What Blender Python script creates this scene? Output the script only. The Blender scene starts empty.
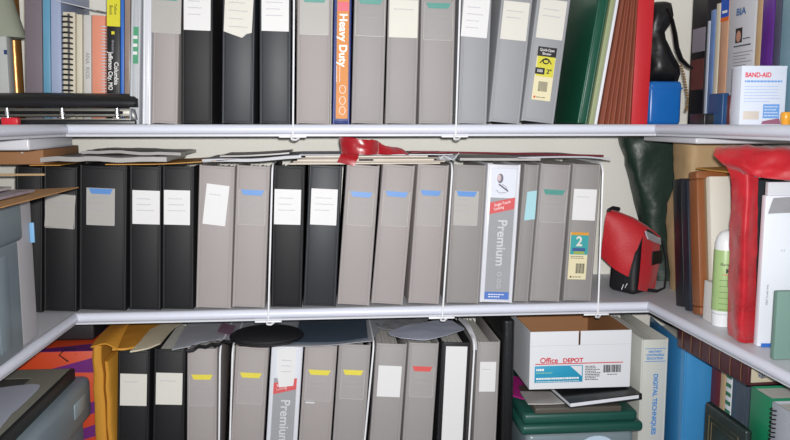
import bpy, bmesh, math, random
from mathutils import Vector, Matrix, noise
random.seed(7)
COL = bpy.context.scene.collection

# ------------------------------------------------------------------ camera geometry
CAM = Vector((.505, -1.557, .386)); PITCH, YAW, F = .125, .0865, 775.0
cw = Vector((math.sin(YAW)*math.cos(PITCH), math.cos(YAW)*math.cos(PITCH), -math.sin(PITCH)))
cr = Vector((math.cos(YAW), -math.sin(YAW), 0)); cu_ = cr.cross(cw)
def ray(x, y): return cw + cr*((x-395)/F) + cu_*((220-y)/F)
def atY(x, y, Y):
    d = ray(x, y); return CAM + d*((Y-CAM.y)/d.y)
def atZ(x, y, Z):
    d = ray(x, y); return CAM + d*((Z-CAM.z)/d.z)
def atX(x, y, X):
    d = ray(x, y); return CAM + d*((X-CAM.x)/d.x)

W = 1.182                       # opening between the two side shelves
Z1, ZT, ZB = .008, .381, -.365  # deck tops: middle, top, bottom
XL, XR, YB = -.335, 1.52, .31   # inner faces of the closet walls

# ------------------------------------------------------------------ materials
def lin(c):
    c /= 255.0
    return c/12.92 if c <= .04045 else ((c+.055)/1.055)**2.4
MATS = {}
def mat(name, rgb=0, rough=.5, bump=0, bscale=200, var=0, vscale=8, metal=0, alpha=1, coat=0, sheen=0, emis=0, spec=.5, trans=0):
    if name in MATS: return MATS[name]
    m = bpy.data.materials.new(name); m.use_nodes = True
    nt = m.node_tree; b = nt.nodes['Principled BSDF']
    col = (lin(rgb[0]), lin(rgb[1]), lin(rgb[2]), 1)
    b.inputs['Base Color'].default_value = col
    b.inputs['Roughness'].default_value = rough
    b.inputs['Metallic'].default_value = metal
    b.inputs['Alpha'].default_value = alpha
    b.inputs['Specular IOR Level'].default_value = spec
    b.inputs['Coat Weight'].default_value = coat
    b.inputs['Coat Roughness'].default_value = .15
    b.inputs['Sheen Weight'].default_value = sheen
    b.inputs['Transmission Weight'].default_value = trans
    tc = nt.nodes.new('ShaderNodeTexCoord')
    if var:
        n = nt.nodes.new('ShaderNodeTexNoise'); n.inputs['Scale'].default_value = vscale; n.inputs['Detail'].default_value = 5
        nt.links.new(tc.outputs['Object'], n.inputs['Vector'])
        mx = nt.nodes.new('ShaderNodeMix'); mx.data_type = 'RGBA'
        mx.inputs[6].default_value = tuple(min(1, c*(1-var)) for c in col[:3])+(1,)
        mx.inputs[7].default_value = tuple(min(1, c*(1+var)) for c in col[:3])+(1,)
        nt.links.new(n.outputs['Fac'], mx.inputs[0]); nt.links.new(mx.outputs[2], b.inputs['Base Color'])
    if bump:
        n = nt.nodes.new('ShaderNodeTexNoise'); n.inputs['Scale'].default_value = bscale; n.inputs['Detail'].default_value = 3
        nt.links.new(tc.outputs['Object'], n.inputs['Vector'])
        bp = nt.nodes.new('ShaderNodeBump'); bp.inputs['Strength'].default_value = bump; bp.inputs['Distance'].default_value = .002
        nt.links.new(n.outputs['Fac'], bp.inputs['Height']); nt.links.new(bp.outputs['Normal'], b.inputs['Normal'])
    MATS[name] = m
    return m

WALL = mat('wall_paint', (236, 234, 226), .7, .25, 120, .03, 3)
WHITE_LAM = mat('shelf_laminate', (205, 206, 213), .45, .1, 60, .05, 12)
RAIL = mat('shelf_rail', (214, 217, 230), .35, .05, 90, .02, 20)
WIRE = mat('white_wire', (235, 235, 238), .35)
GREYS = [mat('grey_vinyl_a', (158, 151, 149), .62, .12, 700, .03, 14), mat('grey_vinyl_b', (152, 147, 146), .6, .12, 700, .03, 12),
         mat('grey_vinyl_c', (150, 151, 155), .6, .12, 700, .03, 12), mat('grey_vinyl_d', (143, 139, 137), .62, .12, 700, .03, 12)]
BLACK = mat('black_vinyl', (13, 13, 17), .6, .14, 650, .1, 9)
BLACK2 = mat('slate_black_vinyl', (38, 41, 46), .5, .14, 600, .08, 9)
WHITEV = mat('white_vinyl', (214, 215, 222), .3, .1, 150, .02, 9)
BLUEV = mat('navy_vinyl', (36, 52, 118), .35, .1, 150)
DKGREENV = mat('dark_green_vinyl', (20, 78, 58), .35, .15, 150, .06, 9)
CLEAR = mat('clear_pocket', (235, 235, 235), .3, alpha=.04, spec=.15)
EDGE = mat('pocket_weld', (205, 202, 200), .25, alpha=.75)
CARD = mat('label_card', (222, 221, 221), .6, .05, 80, .02, 30)
CREAM = mat('cream_card', (216, 213, 204), .6, .05, 80, .03, 30)
GREYCARD = mat('grey_label', (168, 165, 160), .5, .05, 80, .04, 30)
INK = mat('pencil_ink', (172, 173, 184), .7)
DKINK = mat('black_ink', (35, 35, 40), .7)
PAGES = mat('paper_pages', (212, 210, 204), .7, .3, 300, .08, 90)
METAL = mat('chrome', (200, 200, 205), .2, metal=1)
TABS = {'teal': mat('teal_tab', (40, 140, 128), .4), 'blue': mat('blue_tab', (62, 132, 204), .4),
        'yellow': mat('yellow_tab', (226, 210, 30), .4), 'red': mat('red_tab', (215, 60, 50), .4)}

# ------------------------------------------------------------------ mesh builder
class MB:
    def __init__(s): s.bm = bmesh.new(); s.mats = []
    def mi(s, m):
        if m not in s.mats: s.mats.append(m)
        return s.mats.index(m)
    def _merge(s, b, m, M=None):
        if M is not None: bmesh.ops.transform(b, matrix=M, verts=b.verts)
        i = s.mi(m)
        for f in b.faces: f.material_index = i
        me = bpy.data.meshes.new('t'); b.to_mesh(me); b.free()
        s.bm.from_mesh(me); bpy.data.meshes.remove(me)
    def hexa(s, P, m, bev=0, seg=2, cuts=0, wob=0, ws=12):
        """P: 4 bottom points (ccw) then 4 top points"""
        b = bmesh.new(); v = [b.verts.new(p) for p in P]
        for q in ((3,2,1,0),(4,5,6,7),(0,1,5,4),(1,2,6,5),(2,3,7,6),(3,0,4,7)): b.faces.new([v[i] for i in q])
        bmesh.ops.recalc_face_normals(b, faces=b.faces)
        if bev: bmesh.ops.bevel(b, geom=list(b.edges), offset=bev, segments=seg, profile=.5, affect='EDGES', clamp_overlap=True)
        if cuts: bmesh.ops.subdivide_edges(b, edges=list(b.edges), cuts=cuts, use_grid_fill=True)
        if wob:
            for w in b.verts: w.co += noise.noise_vector(w.co*ws)*wob
        s._merge(b, m); return s
    def box(s, x0, x1, y0, y1, z0, z1, m, bev=0, M=None, **k):
        P = [Vector(p) for p in ((x0,y0,z0),(x1,y0,z0),(x1,y1,z0),(x0,y1,z0),(x0,y0,z1),(x1,y0,z1),(x1,y1,z1),(x0,y1,z1))]
        if M is not None: P = [M @ p for p in P]
        return s.hexa(P, m, bev, **k)
    def tube(s, pts, r, m, seg=8, closed=False, flat=1):
        pts = [Vector(p) for p in pts]; b = bmesh.new(); rings = []; n = len(pts); up = None
        for i, p in enumerate(pts):
            a = pts[(i-1) % n] if (closed or i) else p; c = pts[(i+1) % n] if (closed or i < n-1) else p
            t = (c-a).normalized()
            if up is None: up = Vector((0,0,1)) if abs(t.z) < .9 else Vector((1,0,0))
            e = (up - t*up.dot(t)).normalized(); g = t.cross(e); up = e
            rr = r[i] if isinstance(r, (list, tuple)) else r
            rings.append([b.verts.new(p + (e*math.cos(2*math.pi*k/seg)*flat + g*math.sin(2*math.pi*k/seg))*rr) for k in range(seg)])
        for i in range(n if closed else n-1):
            A, B = rings[i], rings[(i+1) % n]
            for k in range(seg): b.faces.new((A[k], A[(k+1) % seg], B[(k+1) % seg], B[k]))
        if not closed: b.faces.new(rings[0][::-1]); b.faces.new(rings[-1])
        bmesh.ops.recalc_face_normals(b, faces=b.faces)
        s._merge(b, m); return s
    def loft(s, rings, m, cap=True):
        b = bmesh.new(); R = [[b.verts.new(p) for p in ring] for ring in rings]; k = len(R[0])
        for A, B in zip(R, R[1:]):
            for j in range(k): b.faces.new((A[j], A[(j+1) % k], B[(j+1) % k], B[j]))
        if cap: b.faces.new(R[0][::-1]); b.faces.new(R[-1])
        bmesh.ops.recalc_face_normals(b, faces=b.faces)
        s._merge(b, m); return s
    def lathe(s, prof, m, c=(0,0,0), seg=32):
        return s.loft([[Vector((c[0]+r*math.cos(2*math.pi*k/seg), c[1]+r*math.sin(2*math.pi*k/seg), c[2]+z)) for k in range(seg)] for r, z in prof], m)
    def sheet(s, rows, m, th=.0006, sub=4, wob=0, ws=15, nrm=None):
        """rows of control points -> smooth thin sheet with thickness"""
        rows = [[Vector(p) for p in r] for r in rows]
        def cr_(P, n):
            if len(P) < 3:
                return [P[0].lerp(P[-1], i/n) for i in range(n+1)]
            o = []
            for i in range(len(P)-1):
                p0 = P[i-1] if i else P[i]*2-P[i+1]; p1, p2 = P[i], P[i+1]; p3 = P[i+2] if i+2 < len(P) else p2*2-p1
                for k in range(n):
                    t = k/n
                    o.append(.5*((2*p1)+(p2-p0)*t+(2*p0-5*p1+4*p2-p3)*t*t+(3*p1-p0-3*p2+p3)*t**3))
            o.append(P[-1]); return o
        G = [cr_(r, sub) for r in rows]
        G = list(zip(*[cr_([G[i][j] for i in range(len(G))], sub) for j in range(len(G[0]))]))
        b = bmesh.new()
        nI, nJ = len(G), len(G[0])
        def nr(i, j):
            a = G[min(i+1, nI-1)][j]-G[max(i-1, 0)][j]; c = G[i][min(j+1, nJ-1)]-G[i][max(j-1, 0)]
            n = c.cross(a); return n.normalized() if n.length > 1e-9 else Vector((0,0,1))
        A = []; B = []
        for i in range(nI):
            ra = []; rb = []
            for j in range(nJ):
                n = nr(i, j); p = G[i][j]
                if wob: p = p + n*(noise.noise(p*ws)*wob + noise.noise(p*ws*2.7)*wob*.45)
                ra.append(b.verts.new(p+n*th/2)); rb.append(b.verts.new(p-n*th/2))
            A.append(ra); B.append(rb)
        for i in range(nI-1):
            for j in range(nJ-1):
                b.faces.new((A[i][j], A[i][j+1], A[i+1][j+1], A[i+1][j])); b.faces.new((B[i][j], B[i+1][j], B[i+1][j+1], B[i][j+1]))
        for i in range(nI-1):
            for j in (0, nJ-1): b.faces.new((A[i][j], A[i+1][j], B[i+1][j], B[i][j]))
        for j in range(nJ-1):
            for i in (0, nI-1): b.faces.new((A[i][j], A[i][j+1], B[i][j+1], B[i][j]))
        bmesh.ops.recalc_face_normals(b, faces=b.faces)
        s._merge(b, m); return s
    def text(s, t, size, m, M, align='CENTER', ex=.0002, sx=1, bold=.0):
        c = bpy.data.curves.new('t', 'FONT'); c.body = t; c.size = size; c.align_x = align; c.align_y = 'CENTER'; c.extrude = ex; c.offset = bold
        o = bpy.data.objects.new('t', c); COL.objects.link(o)
        dg = bpy.context.evaluated_depsgraph_get(); me = bpy.data.meshes.new_from_object(o.evaluated_get(dg))
        b = bmesh.new(); b.from_mesh(me); bpy.data.objects.remove(o); bpy.data.meshes.remove(me)
        s._merge(b, m, M @ Matrix.Diagonal((sx, 1, 1, 1))); return s
    def build(s, name, parent=None, loc=None, rot=None, sharp=35, mods=()):
        me = bpy.data.meshes.new(name); s.bm.to_mesh(me); s.bm.free()
        for m in s.mats: me.materials.append(m)
        for p in me.polygons: p.use_smooth = True
        me.set_sharp_from_angle(angle=math.radians(sharp))
        o = bpy.data.objects.new(name, me); COL.objects.link(o)
        if parent: o.parent = parent
        if loc is not None: o.location = loc
        if rot is not None: o.rotation_euler = rot
        return o

def tag(o, label, cat, group=None):
    o['label'] = label; o['category'] = cat
    if group: o['group'] = group
    return o
def thing(name, label, cat, loc=(0,0,0), rot=(0,0,0), group=None):
    o = bpy.data.objects.new(name, None); COL.objects.link(o); o.empty_display_size = .02
    o.location = loc; o.rotation_euler = rot
    return tag(o, label, cat, group)
def struct(o): o['kind'] = 'structure'; return o
# frame with x right, text up = z, facing -y, at point p ; spin rotates in the face plane (clockwise positive), yaw turns about z
def face(p, spin=0, yaw=0, tilt=0):
    return Matrix.Translation(p) @ Matrix.Rotation(yaw, 4, 'Z') @ Matrix.Rotation(math.pi/2+tilt, 4, 'X') @ Matrix.Rotation(-spin, 4, 'Z')
def squiggle(mb, x0, x1, z, y, m=None, r=.00045, amp=.0012, fr=1):
    n = max(6, int((x1-x0)/.0022)); ph = random.random()*6
    mb.tube([(x0+(x1-x0)*i/n, y, z+amp*math.sin(i*1.9*fr+ph)*(.4+.6*random.random())) for i in range(n+1)], r, m or INK, 4)
def printlines(mb, x0, x1, z0, z1, n, y, m, h=.0008):
    for i in range(n):
        z = z1-(z1-z0)*(i+.5)/n; e = x1-(x1-x0)*random.choice((0, .05, .1, .3))
        x = x0
        while x < e-.001:
            w = min(random.uniform(.002, .006), e-x); mb.box(x, x+w, y-.0002, y, z-h/2, z+h/2, m); x += w+.001

# ------------------------------------------------------------------ the closet
m = MB(); m.box(XL-.12, XR+.12, YB, YB+.1, -1.5, 1.15, WALL); struct(m.build('wall_back'))
m = MB(); m.box(XL-.12, XL, -1.15, YB, -1.5, 1.15, WALL); struct(m.build('wall_left'))
m = MB(); m.box(XR, XR+.12, -1.15, YB, -1.5, 1.15, WALL); struct(m.build('wall_right'))
m = MB(); m.box(-1.6, 2.8, -3.2, YB+.1, -1.56, -1.5, mat('floor_wood', (150, 120, 90), .5, .2, 30, .15, 6)); struct(m.build('floor'))
m = MB(); m.box(XL-.12, XR+.12, -1.15, YB+.1, 1.15, 1.21, WALL); struct(m.build('ceiling'))

SPL, SPR, YF = .023, .0395, -.92
def shelf_back(zc, lab):
    t = thing('closet_shelf', lab, 'shelf', (W/2, .15, zc-.008), group='white closet shelf boards')
    o = Vector((W/2, .15, zc-.008))
    m = MB(); m.box(-W/2+.001, W/2-.001, -.15, .1595, -.006, .016, WHITE_LAM); m.build('deck', t)
    m = MB(); m.tube([(-W/2+.001, -.15, .008), (W/2-.001, -.15, .008)], .0098, RAIL, 20); m.build('front_rail', t)
def shelf_side(zc, side, lab):
    xw = XL+.0005 if side < 0 else XR-.0005
    xf = 0 if side < 0 else W
    xe = -SPL*.92 if side < 0 else W+SPR*.92
    o = Vector(((xw+xf)/2, -.3, zc-.008))
    t = thing('closet_shelf', lab, 'shelf', o, group='white closet shelf boards')
    m = MB()
    pts = [(xw, YF), (xe, YF), (xf, 0), (xf, .3095), (xw, .3095)]
    if side > 0: pts = pts[::-1]
    m.loft([[Vector((x, y, zc-.014))-o for x, y in pts], [Vector((x, y, zc+.008))-o for x, y in pts]], WHITE_LAM); m.build('deck', t)
    m = MB(); m.tube([Vector((xe, YF, zc))-o, Vector((xf, 0, zc))-o], .0098, RAIL, 20); m.build('front_rail', t)
for z, wd in ((ZT, 'top'), (Z1, 'middle'), (ZB, 'bottom')):
    zc = z-.008
    shelf_back(zc, 'long white closet shelf along the back wall, %s one of three' % wd)
    shelf_side(zc, -1, 'white side shelf on the left wall, %s level' % wd)
    shelf_side(zc, 1, 'white side shelf on the right wall, %s level' % wd)

# ------------------------------------------------------------------ ring binders
def ring_binder(label, w, h, D, vinyl, loc, lean, group, lab=None, rings=False, extra=None, yaw=0, pageh=.012, border=True):
    t = thing('ring_binder', label, 'binder', loc, (0, lean, yaw), group)
    a = w/2; m = MB()
    m.box(-a+.0045, a-.0045, .0005, .0042, .0015, h-.0015, vinyl, .0012)
    for s in (-1, 1):
        m.tube([(s*(a-.0032), .0036, .0012), (s*(a-.0032), .0036, h-.0012)], .0031, vinyl, 12)
        x0, x1 = sorted((s*a, s*(a-.003)))
        m.box(x0, x1, .0038, D, 0, h, vinyl, .0011)
    if border:
        zz = (.006, h-.006)
        for z in zz: m.tube([(-a+.007, .0006, z), (a-.007, .0006, z)], .0005, vinyl, 4)
        for s in (-1, 1): m.tube([(s*(a-.007), .0006, zz[0]), (s*(a-.007), .0006, zz[1])], .0005, vinyl, 4)
    m.build('cover', t)
    m = MB(); x = -a+.006
    fill = a*2-.012; x1 = x+fill*random.uniform(.8, .98)
    while x < x1-.002:
        q = min(random.uniform(.0012, .005), x1-x)
        m.box(x, x+q*.85, .03+random.uniform(0, .008), D-.016-random.uniform(0, .01), .006, h-pageh-random.uniform(0, .006), PAGES)
        x += q
    m.build('pages', t)
    if rings:
        m = MB(); m.box(-.008, .008, .0045, .0075, .012, h-.012, METAL, .0008)
        for z in (h-.035, h/2, .035):
            r = min(a-.008, .026)
            m.tube([(r*math.cos(q), .006+.014+r*.55*math.sin(q), z) for q in [i*math.pi/8 for i in range(16)]], .0014, METAL, 6, closed=True)
        m.build('ring_mechanism', t)
    if lab: build_label(t, w, h, **lab)
    if extra: extra(t, w, h)
    return t
K = .00204
def build_label(t, w, h, kind='pocket', tab=None, top=27, lw=25, lh=36, dx=0, card=None, lines=3, skew=0, ink=None, torn=False):
    """sizes in the photo's pixels at the binders' distance"""
    W2, H, x0 = lw*K/2, lh*K, dx*K; zt = h-top*K; zb = zt-H
    if kind == 'pocket' or card is not None:
        pass
    pocket = t
    if kind == 'pocket':
        m = MB()
        m.box(x0-W2-.001, x0+W2+.001, -.0013, -.0009, zb, zt, CLEAR)
        for q in (-1, 1): m.box(x0+q*W2-.0005, x0+q*W2+.0005, -.0016, .0003, zb, zt, EDGE)
        m.box(x0-W2, x0+W2, -.0016, .0003, zb-.0005, zb+.0005, EDGE)
        pocket = m.build('label_pocket', t)
    if card is not None:
        m = MB(); R = Matrix.Translation((x0, 0, (zt+zb)/2)) @ Matrix.Rotation(skew, 4, 'Y')
        if torn:
            P = [(-W2, zt), (W2, zt+.004), (W2-.001, zb+.012), (W2*.6, zb+.009), (W2*.3, zb+.001), (-W2*.1, zb+.004), (-W2*.5, zb+.007), (-W2, zb+.011)]
            zc = (zt+zb)/2
            m.loft([[Vector((x, y, z-zc)) for x, z in P] for y in (0, -.0006)], card)
        else:
            m.box(-W2, W2, -.0006, 0, -H/2, H/2, card)
        for i in range(lines):
            squiggle(m, -W2*.7, W2*random.uniform(.2, .75), H*(.25-.17*i), -.0007, ink)
        o = m.build('label', pocket); o.matrix_local = R
    if tab:
        m = MB(); ht = 5.2*K; w1, w2 = W2*.88, W2*.68
        m.loft([[Vector((x0+x, y, zt-.001+z)) for x, z in ((-w1, 0), (w1, 0), (w2, -ht), (-w2, -ht))] for y in (-.0002, -.0008)], TABS[tab])
        if card is None:
            for i in range(2): squiggle(m, x0-W2*.6, x0+W2*.55, zt-.026-.011*i, .0001, INK, .0003)
        m.build('index_tab', pocket)

def place_row(row, zdeck, yb_px, top_px_plane, group, Y=.012, rings=False):
    """row: left edge bottom/top, right edge bottom/top in the photo at the shelf's front"""
    prev = None
    for r in row:
        lb, rb, lt, rt, yb, yt, label, vinyl, lab = r[:9]
        ex = r[9] if len(r) > 9 else {}
        yy = Y+ex.get('dy', 0); h = ex.get('h', .292)
        Xlb, Xrb = atY(lb, yb, yy).x, atY(rb, yb, yy).x
        pt1, pt2 = atY(lt, yt, yy), atY(rt, yt, yy); pb = atY(lb, yb, yy)
        sc = h/(pt1.z-pb.z)
        Xlt, Xrt = Xlb+(pt1.x-Xlb)*sc, Xrb+(pt2.x-Xrb)*sc
        if prev:
            if Xlb < prev[0]+.0008: Xlb = prev[0]+.0008
            if Xlt < prev[1]+.0008: Xlt = prev[1]+.0008
        w = min(Xrb-Xlb, Xrt-Xlt)
        th = math.atan2(Xlt-Xlb, h)
        w = min(w, .1)
        w *= math.cos(th)
        s, c = math.sin(th), math.cos(th)
        if th >= 0: cx = Xlb+w/2*c; 
        else: cx = Xlb+w/2*c
        z = zdeck+.0004+w/2*abs(s)
        if ex.get('skip'): prev = (Xlb+w*c, Xlt+w*c); continue
        D = ex.get('D', .262)
        g = ex.get('group', group)
        ring_binder(label, w-.0004, h, D, vinyl, (cx, yy, z), th, group, lab, rings=rings, extra=ex.get('fn'), border=ex.get('border', True))
        prev = (Xlb+w/c, Xlb+w/c+h*s/c)

P = lambda **k: dict(kind='pocket', **k)
Cd = lambda **k: dict(kind='card', **k)

# printed inserts ---------------------------------------------------
def heavy_duty(t, w, h):
    O = mat('orange_print', (214, 132, 34), .7, 0, 10, .06, 20); m = MB(); a = w/2
    m.box(-a+.007, a-.005, -.0008, 0, .012, h-.006, O)
    m.box(-a+.008, a-.006, -.0011, -.0008, .222, .240, mat('magenta_print', (214, 52, 84), .35))
    m.text('Heavy Duty', .0215, mat('white_print', (245, 243, 240), .4), face(Vector((.001, -.0012, .166)), math.pi/2), bold=.0005)
    for i in range(2): m.text('Easy Open Ring'[:10] if False else '~~~~~~~', .008, mat('white_print', (245, 243, 240), .4), face(Vector((-.004-.006*i, -.0012, .100)), math.pi/2))
    for i, z in enumerate((.07, .048, .028)):
        m.tube([(.002+.006*math.cos(q), -.0011, z+.008*math.sin(q)) for q in [k*math.pi/6 for k in range(12)]], .0007, mat('white_print', (245, 243, 240), .4), 4, closed=True)
    m.build('spine_insert', t)
    m = MB(); m.box(-a+.0045, a-.0045, -.0016, -.0012, .008, h-.004, CLEAR); m.build('clear_overlay', t)
def premium(t, w, h):
    a = w/2; m = MB(); x0, x1 = -a+.009, a-.009
    G = mat('insert_grey', (150, 152, 156), .35, 0, 10, .08, 10)
    m.box(x0, x1, -.0006, 0, .008, h-.010, G)
    m.box(x0, x1, -.0009, -.0006, .222, h-.010, mat('insert_white', (220, 224, 234), .35))
    m.box(x0, x1, -.0009, -.0006, .008, .024, mat('insert_blue', (50, 105, 190), .35))
    printlines(m, x0+.008, x1-.008, .011, .021, 2, -.0009, mat('white_print', (245, 243, 240), .4), .0018)
    R = mat('insert_red', (212, 62, 66), .35)
    m.loft([[Vector((x, y, z)) for x, z in ((x0, .187), (x1, .200), (x1, .224), (x0, .211))] for y in (-.0007, -.0012)], R)
    sx = (x1-x0)
    wp = mat('white_print', (245, 243, 240), .4)
    m.text('Single Touch', .0085, wp, face(Vector((0, -.0013, .2105)), -.27), sx=.8)
    m.text('Locking', .0085, wp, face(Vector((-.007, -.0013, .2005)), -.27), sx=.8)
    # small photo of a person at work, printed above the red band
    sk = mat('print_skin', (205, 180, 184), .4); hr = mat('print_hair', (100, 96, 112), .4)
    m.lathe([(.0001, 0), (.0055, .0001), (.0055, .0004), (.0001, .0005)], hr, seg=20) if False else None
    def disc(cx, cz, rx, rz, y, mm): m.loft([[Vector((cx+rx*math.cos(q*.4488), yy, cz+rz*math.sin(q*.4488))) for q in range(14)] for yy in (y, y-.0003)], mm)
    disc(-.0075, .262, .0065, .010, -.0009, hr); disc(-.010, .263, .004, .007, -.0012, sk)
    m.tube([(-.010, -.0012, .250), (.000, -.0012, .243), (.010, -.0012, .236)], .0016, hr, 5)
    m.tube([(-.004, -.0012, .250), (.004, -.0012, .246), (.008, -.0012, .240)], .001, INK, 5)
    m.tube([(-.015, -.0012, .238), (-.008, -.0012, .232), (.006, -.0012, .233)], .001, INK, 5)
    m.text('Premium', .027, mat('pale_print', (205, 205, 208), .4), face(Vector((.002, -.0009, .128)), math.pi/2), bold=.0004)
    for z in (.062, .048, .036): m.tube([(.003+.004*math.cos(q), -.0009, z+.004*math.sin(q)) for q in [k*math.pi/5 for k in range(10)]], .0006, mat('pale_print', (205,205,208), .4), 4, closed=True)
    m.build('spine_insert', t)
    m = MB(); m.box(-a+.0075, a-.0075, -.0019, -.0015, .006, h-.008, CLEAR); m.build('clear_overlay', t)
def premium_note(t, w, h):
    premium(t, w, h); a = w/2
    m = MB(); m.sheet([[(-.020, -.0024, h-.006), (.018, -.0024, h-.004)], [(-.019, -.003, h-.05), (.019, -.0026, h-.05)], [(-.012, -.005, h-.088), (.017, -.003, h-.084)]], CARD, .0005)
    for i in range(3): squiggle(m, -.01, .01, h-.03-.012*i, -.0042)
    m.build('label', t)
def sticker2(t, w, h):
    x, z = .000, .0; m = MB(); a, b = .017, .0165
    z0, z1 = .093, .178; cx = -.003
    m.box(cx-a, cx+a, -.0006, 0, z0, z1, mat('sticker_cream', (224, 214, 176), .45))
    m.box(cx-a+.001, cx+a, -.0009, -.0006, .138, z1, mat('sticker_teal', (60, 158, 160), .4, 0, 1, .1, 40))
    m.box(cx-a+.001, cx+a, -.0011, -.0009, z1-.005, z1, mat('sticker_orange', (214, 150, 50), .4))
    m.text('2', .024, CREAM, face(Vector((cx, -.0010, .161)), 0), bold=.0006)
    m.box(cx-.012, cx+.012, -.0011, -.0009, .144, .150, mat('sticker_navy', (60, 90, 140), .4))
    m.box(cx-.009, cx+.011, -.0011, -.0009, .139, .144, mat('sticker_green', (150, 170, 80), .4))
    for i in range(14):
        m.box(cx-.003+i*.0012, cx-.0024+i*.0012+random.choice((0, .0004)), -.0008, -.0006, .104, .122, DKINK)
    printlines(m, cx-.014, cx+.012, .130, .136, 2, -.0006, DKINK, .001)
    m.box(cx-.013, cx-.010, -.0009, -.0006, .096, .099, DKINK); printlines(m, cx-.008, cx+.008, .096, .099, 1, -.0006, DKINK, .0012)
    o = m.build('size_sticker', t); o.scale = (1.15, 1, 1.18); o.location = (-.002, 0, -.062)
def sticker_capacity(t, w, h):
    m = MB(); cx = .000; z0, z1 = .068, .175; a = .0195
    m.box(cx-a, cx+a, -.0006, 0, z0, z1, mat('sticker_cream', 0))
    m.box(cx-a+.002, cx+a-.001, -.0009, -.0006, .116, z1-.018, mat('sticker_yellow', (208, 200, 60), .45))
    m.box(cx-a, cx+a, -.0010, -.0006, z1-.019, z1, DKINK, .0003)
    wp = mat('white_print', (245, 243, 240), .4)
    m.text('Quick-Open', .008, wp, face(Vector((cx, -.0011, z1-.006)), 0), sx=.75); m.text('Binder', .007, wp, face(Vector((cx, -.0011, z1-.0135)), 0))
    m.tube([(cx+.006*math.cos(q), -.0010, .147+.005*math.sin(q)) for q in [k*math.pi/6 for k in range(12)]], .0014, DKINK, 5, closed=True)
    m.tube([(cx-.012, -.001, .142), (cx-.006, -.001, .150), (cx+.006, -.001, .150), (cx+.012, -.001, .142)], .0012, DKINK, 5)
    m.box(cx-a, cx, -.0010, -.0006, .120, .133, DKINK); m.text('500', .008, wp, face(Vector((cx-.010, -.0011, .1265)), 0))
    m.text('2"', .012, DKINK, face(Vector((cx+.009, -.0010, .1265)), 0), bold=.0004)
    for i in range(16): m.box(cx-.009+i*.0012, cx-.0084+i*.0012, -.0008, -.0006, .086, .106, DKINK)
    m.box(cx-.016, cx-.012, -.0009, -.0006, .072, .076, TABS['red']); printlines(m, cx-.010, cx+.008, .072, .076, 1, -.0006, DKINK, .0014)
    o = m.build('size_sticker', t); o.location.z = -.022
def sticky_note(t, w, h):
    m = MB(); m.sheet([[(-.006, -.0006, h-.058), (.014, -.001, h-.054)], [(-.008, -.0014, h-.118), (.014, -.003, h-.114)]], mat('aqua_note', (160, 205, 214), .6), .0004)
    m.build('sticky_note', t)
def white_spine(t, w, h):
    m = MB(); m.box(-w/2+.010, w/2-.007, -.0008, 0, .004, h-.010, CARD); m.build('spine_insert', t)
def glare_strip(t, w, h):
    m = MB(); m.box(-.025, -.006, -.0024, -.0016, h-.126, h-.123, WHITEV); m.build('painted_glare', t)  # glare put in as a thin white strip just below the label pocket
def stamp(t, w, h):
    m = MB(); m.box(-w/2+.006, w/2-.004, -.0005, 0, .118, .188, mat('green_spine_label', (70, 150, 110), .45))
    for z in (.135, .15, .165): m.box(-.004, .004, -.0008, -.0005, z, z+.006, CARD)
    m.build('spine_label', t)

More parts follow.
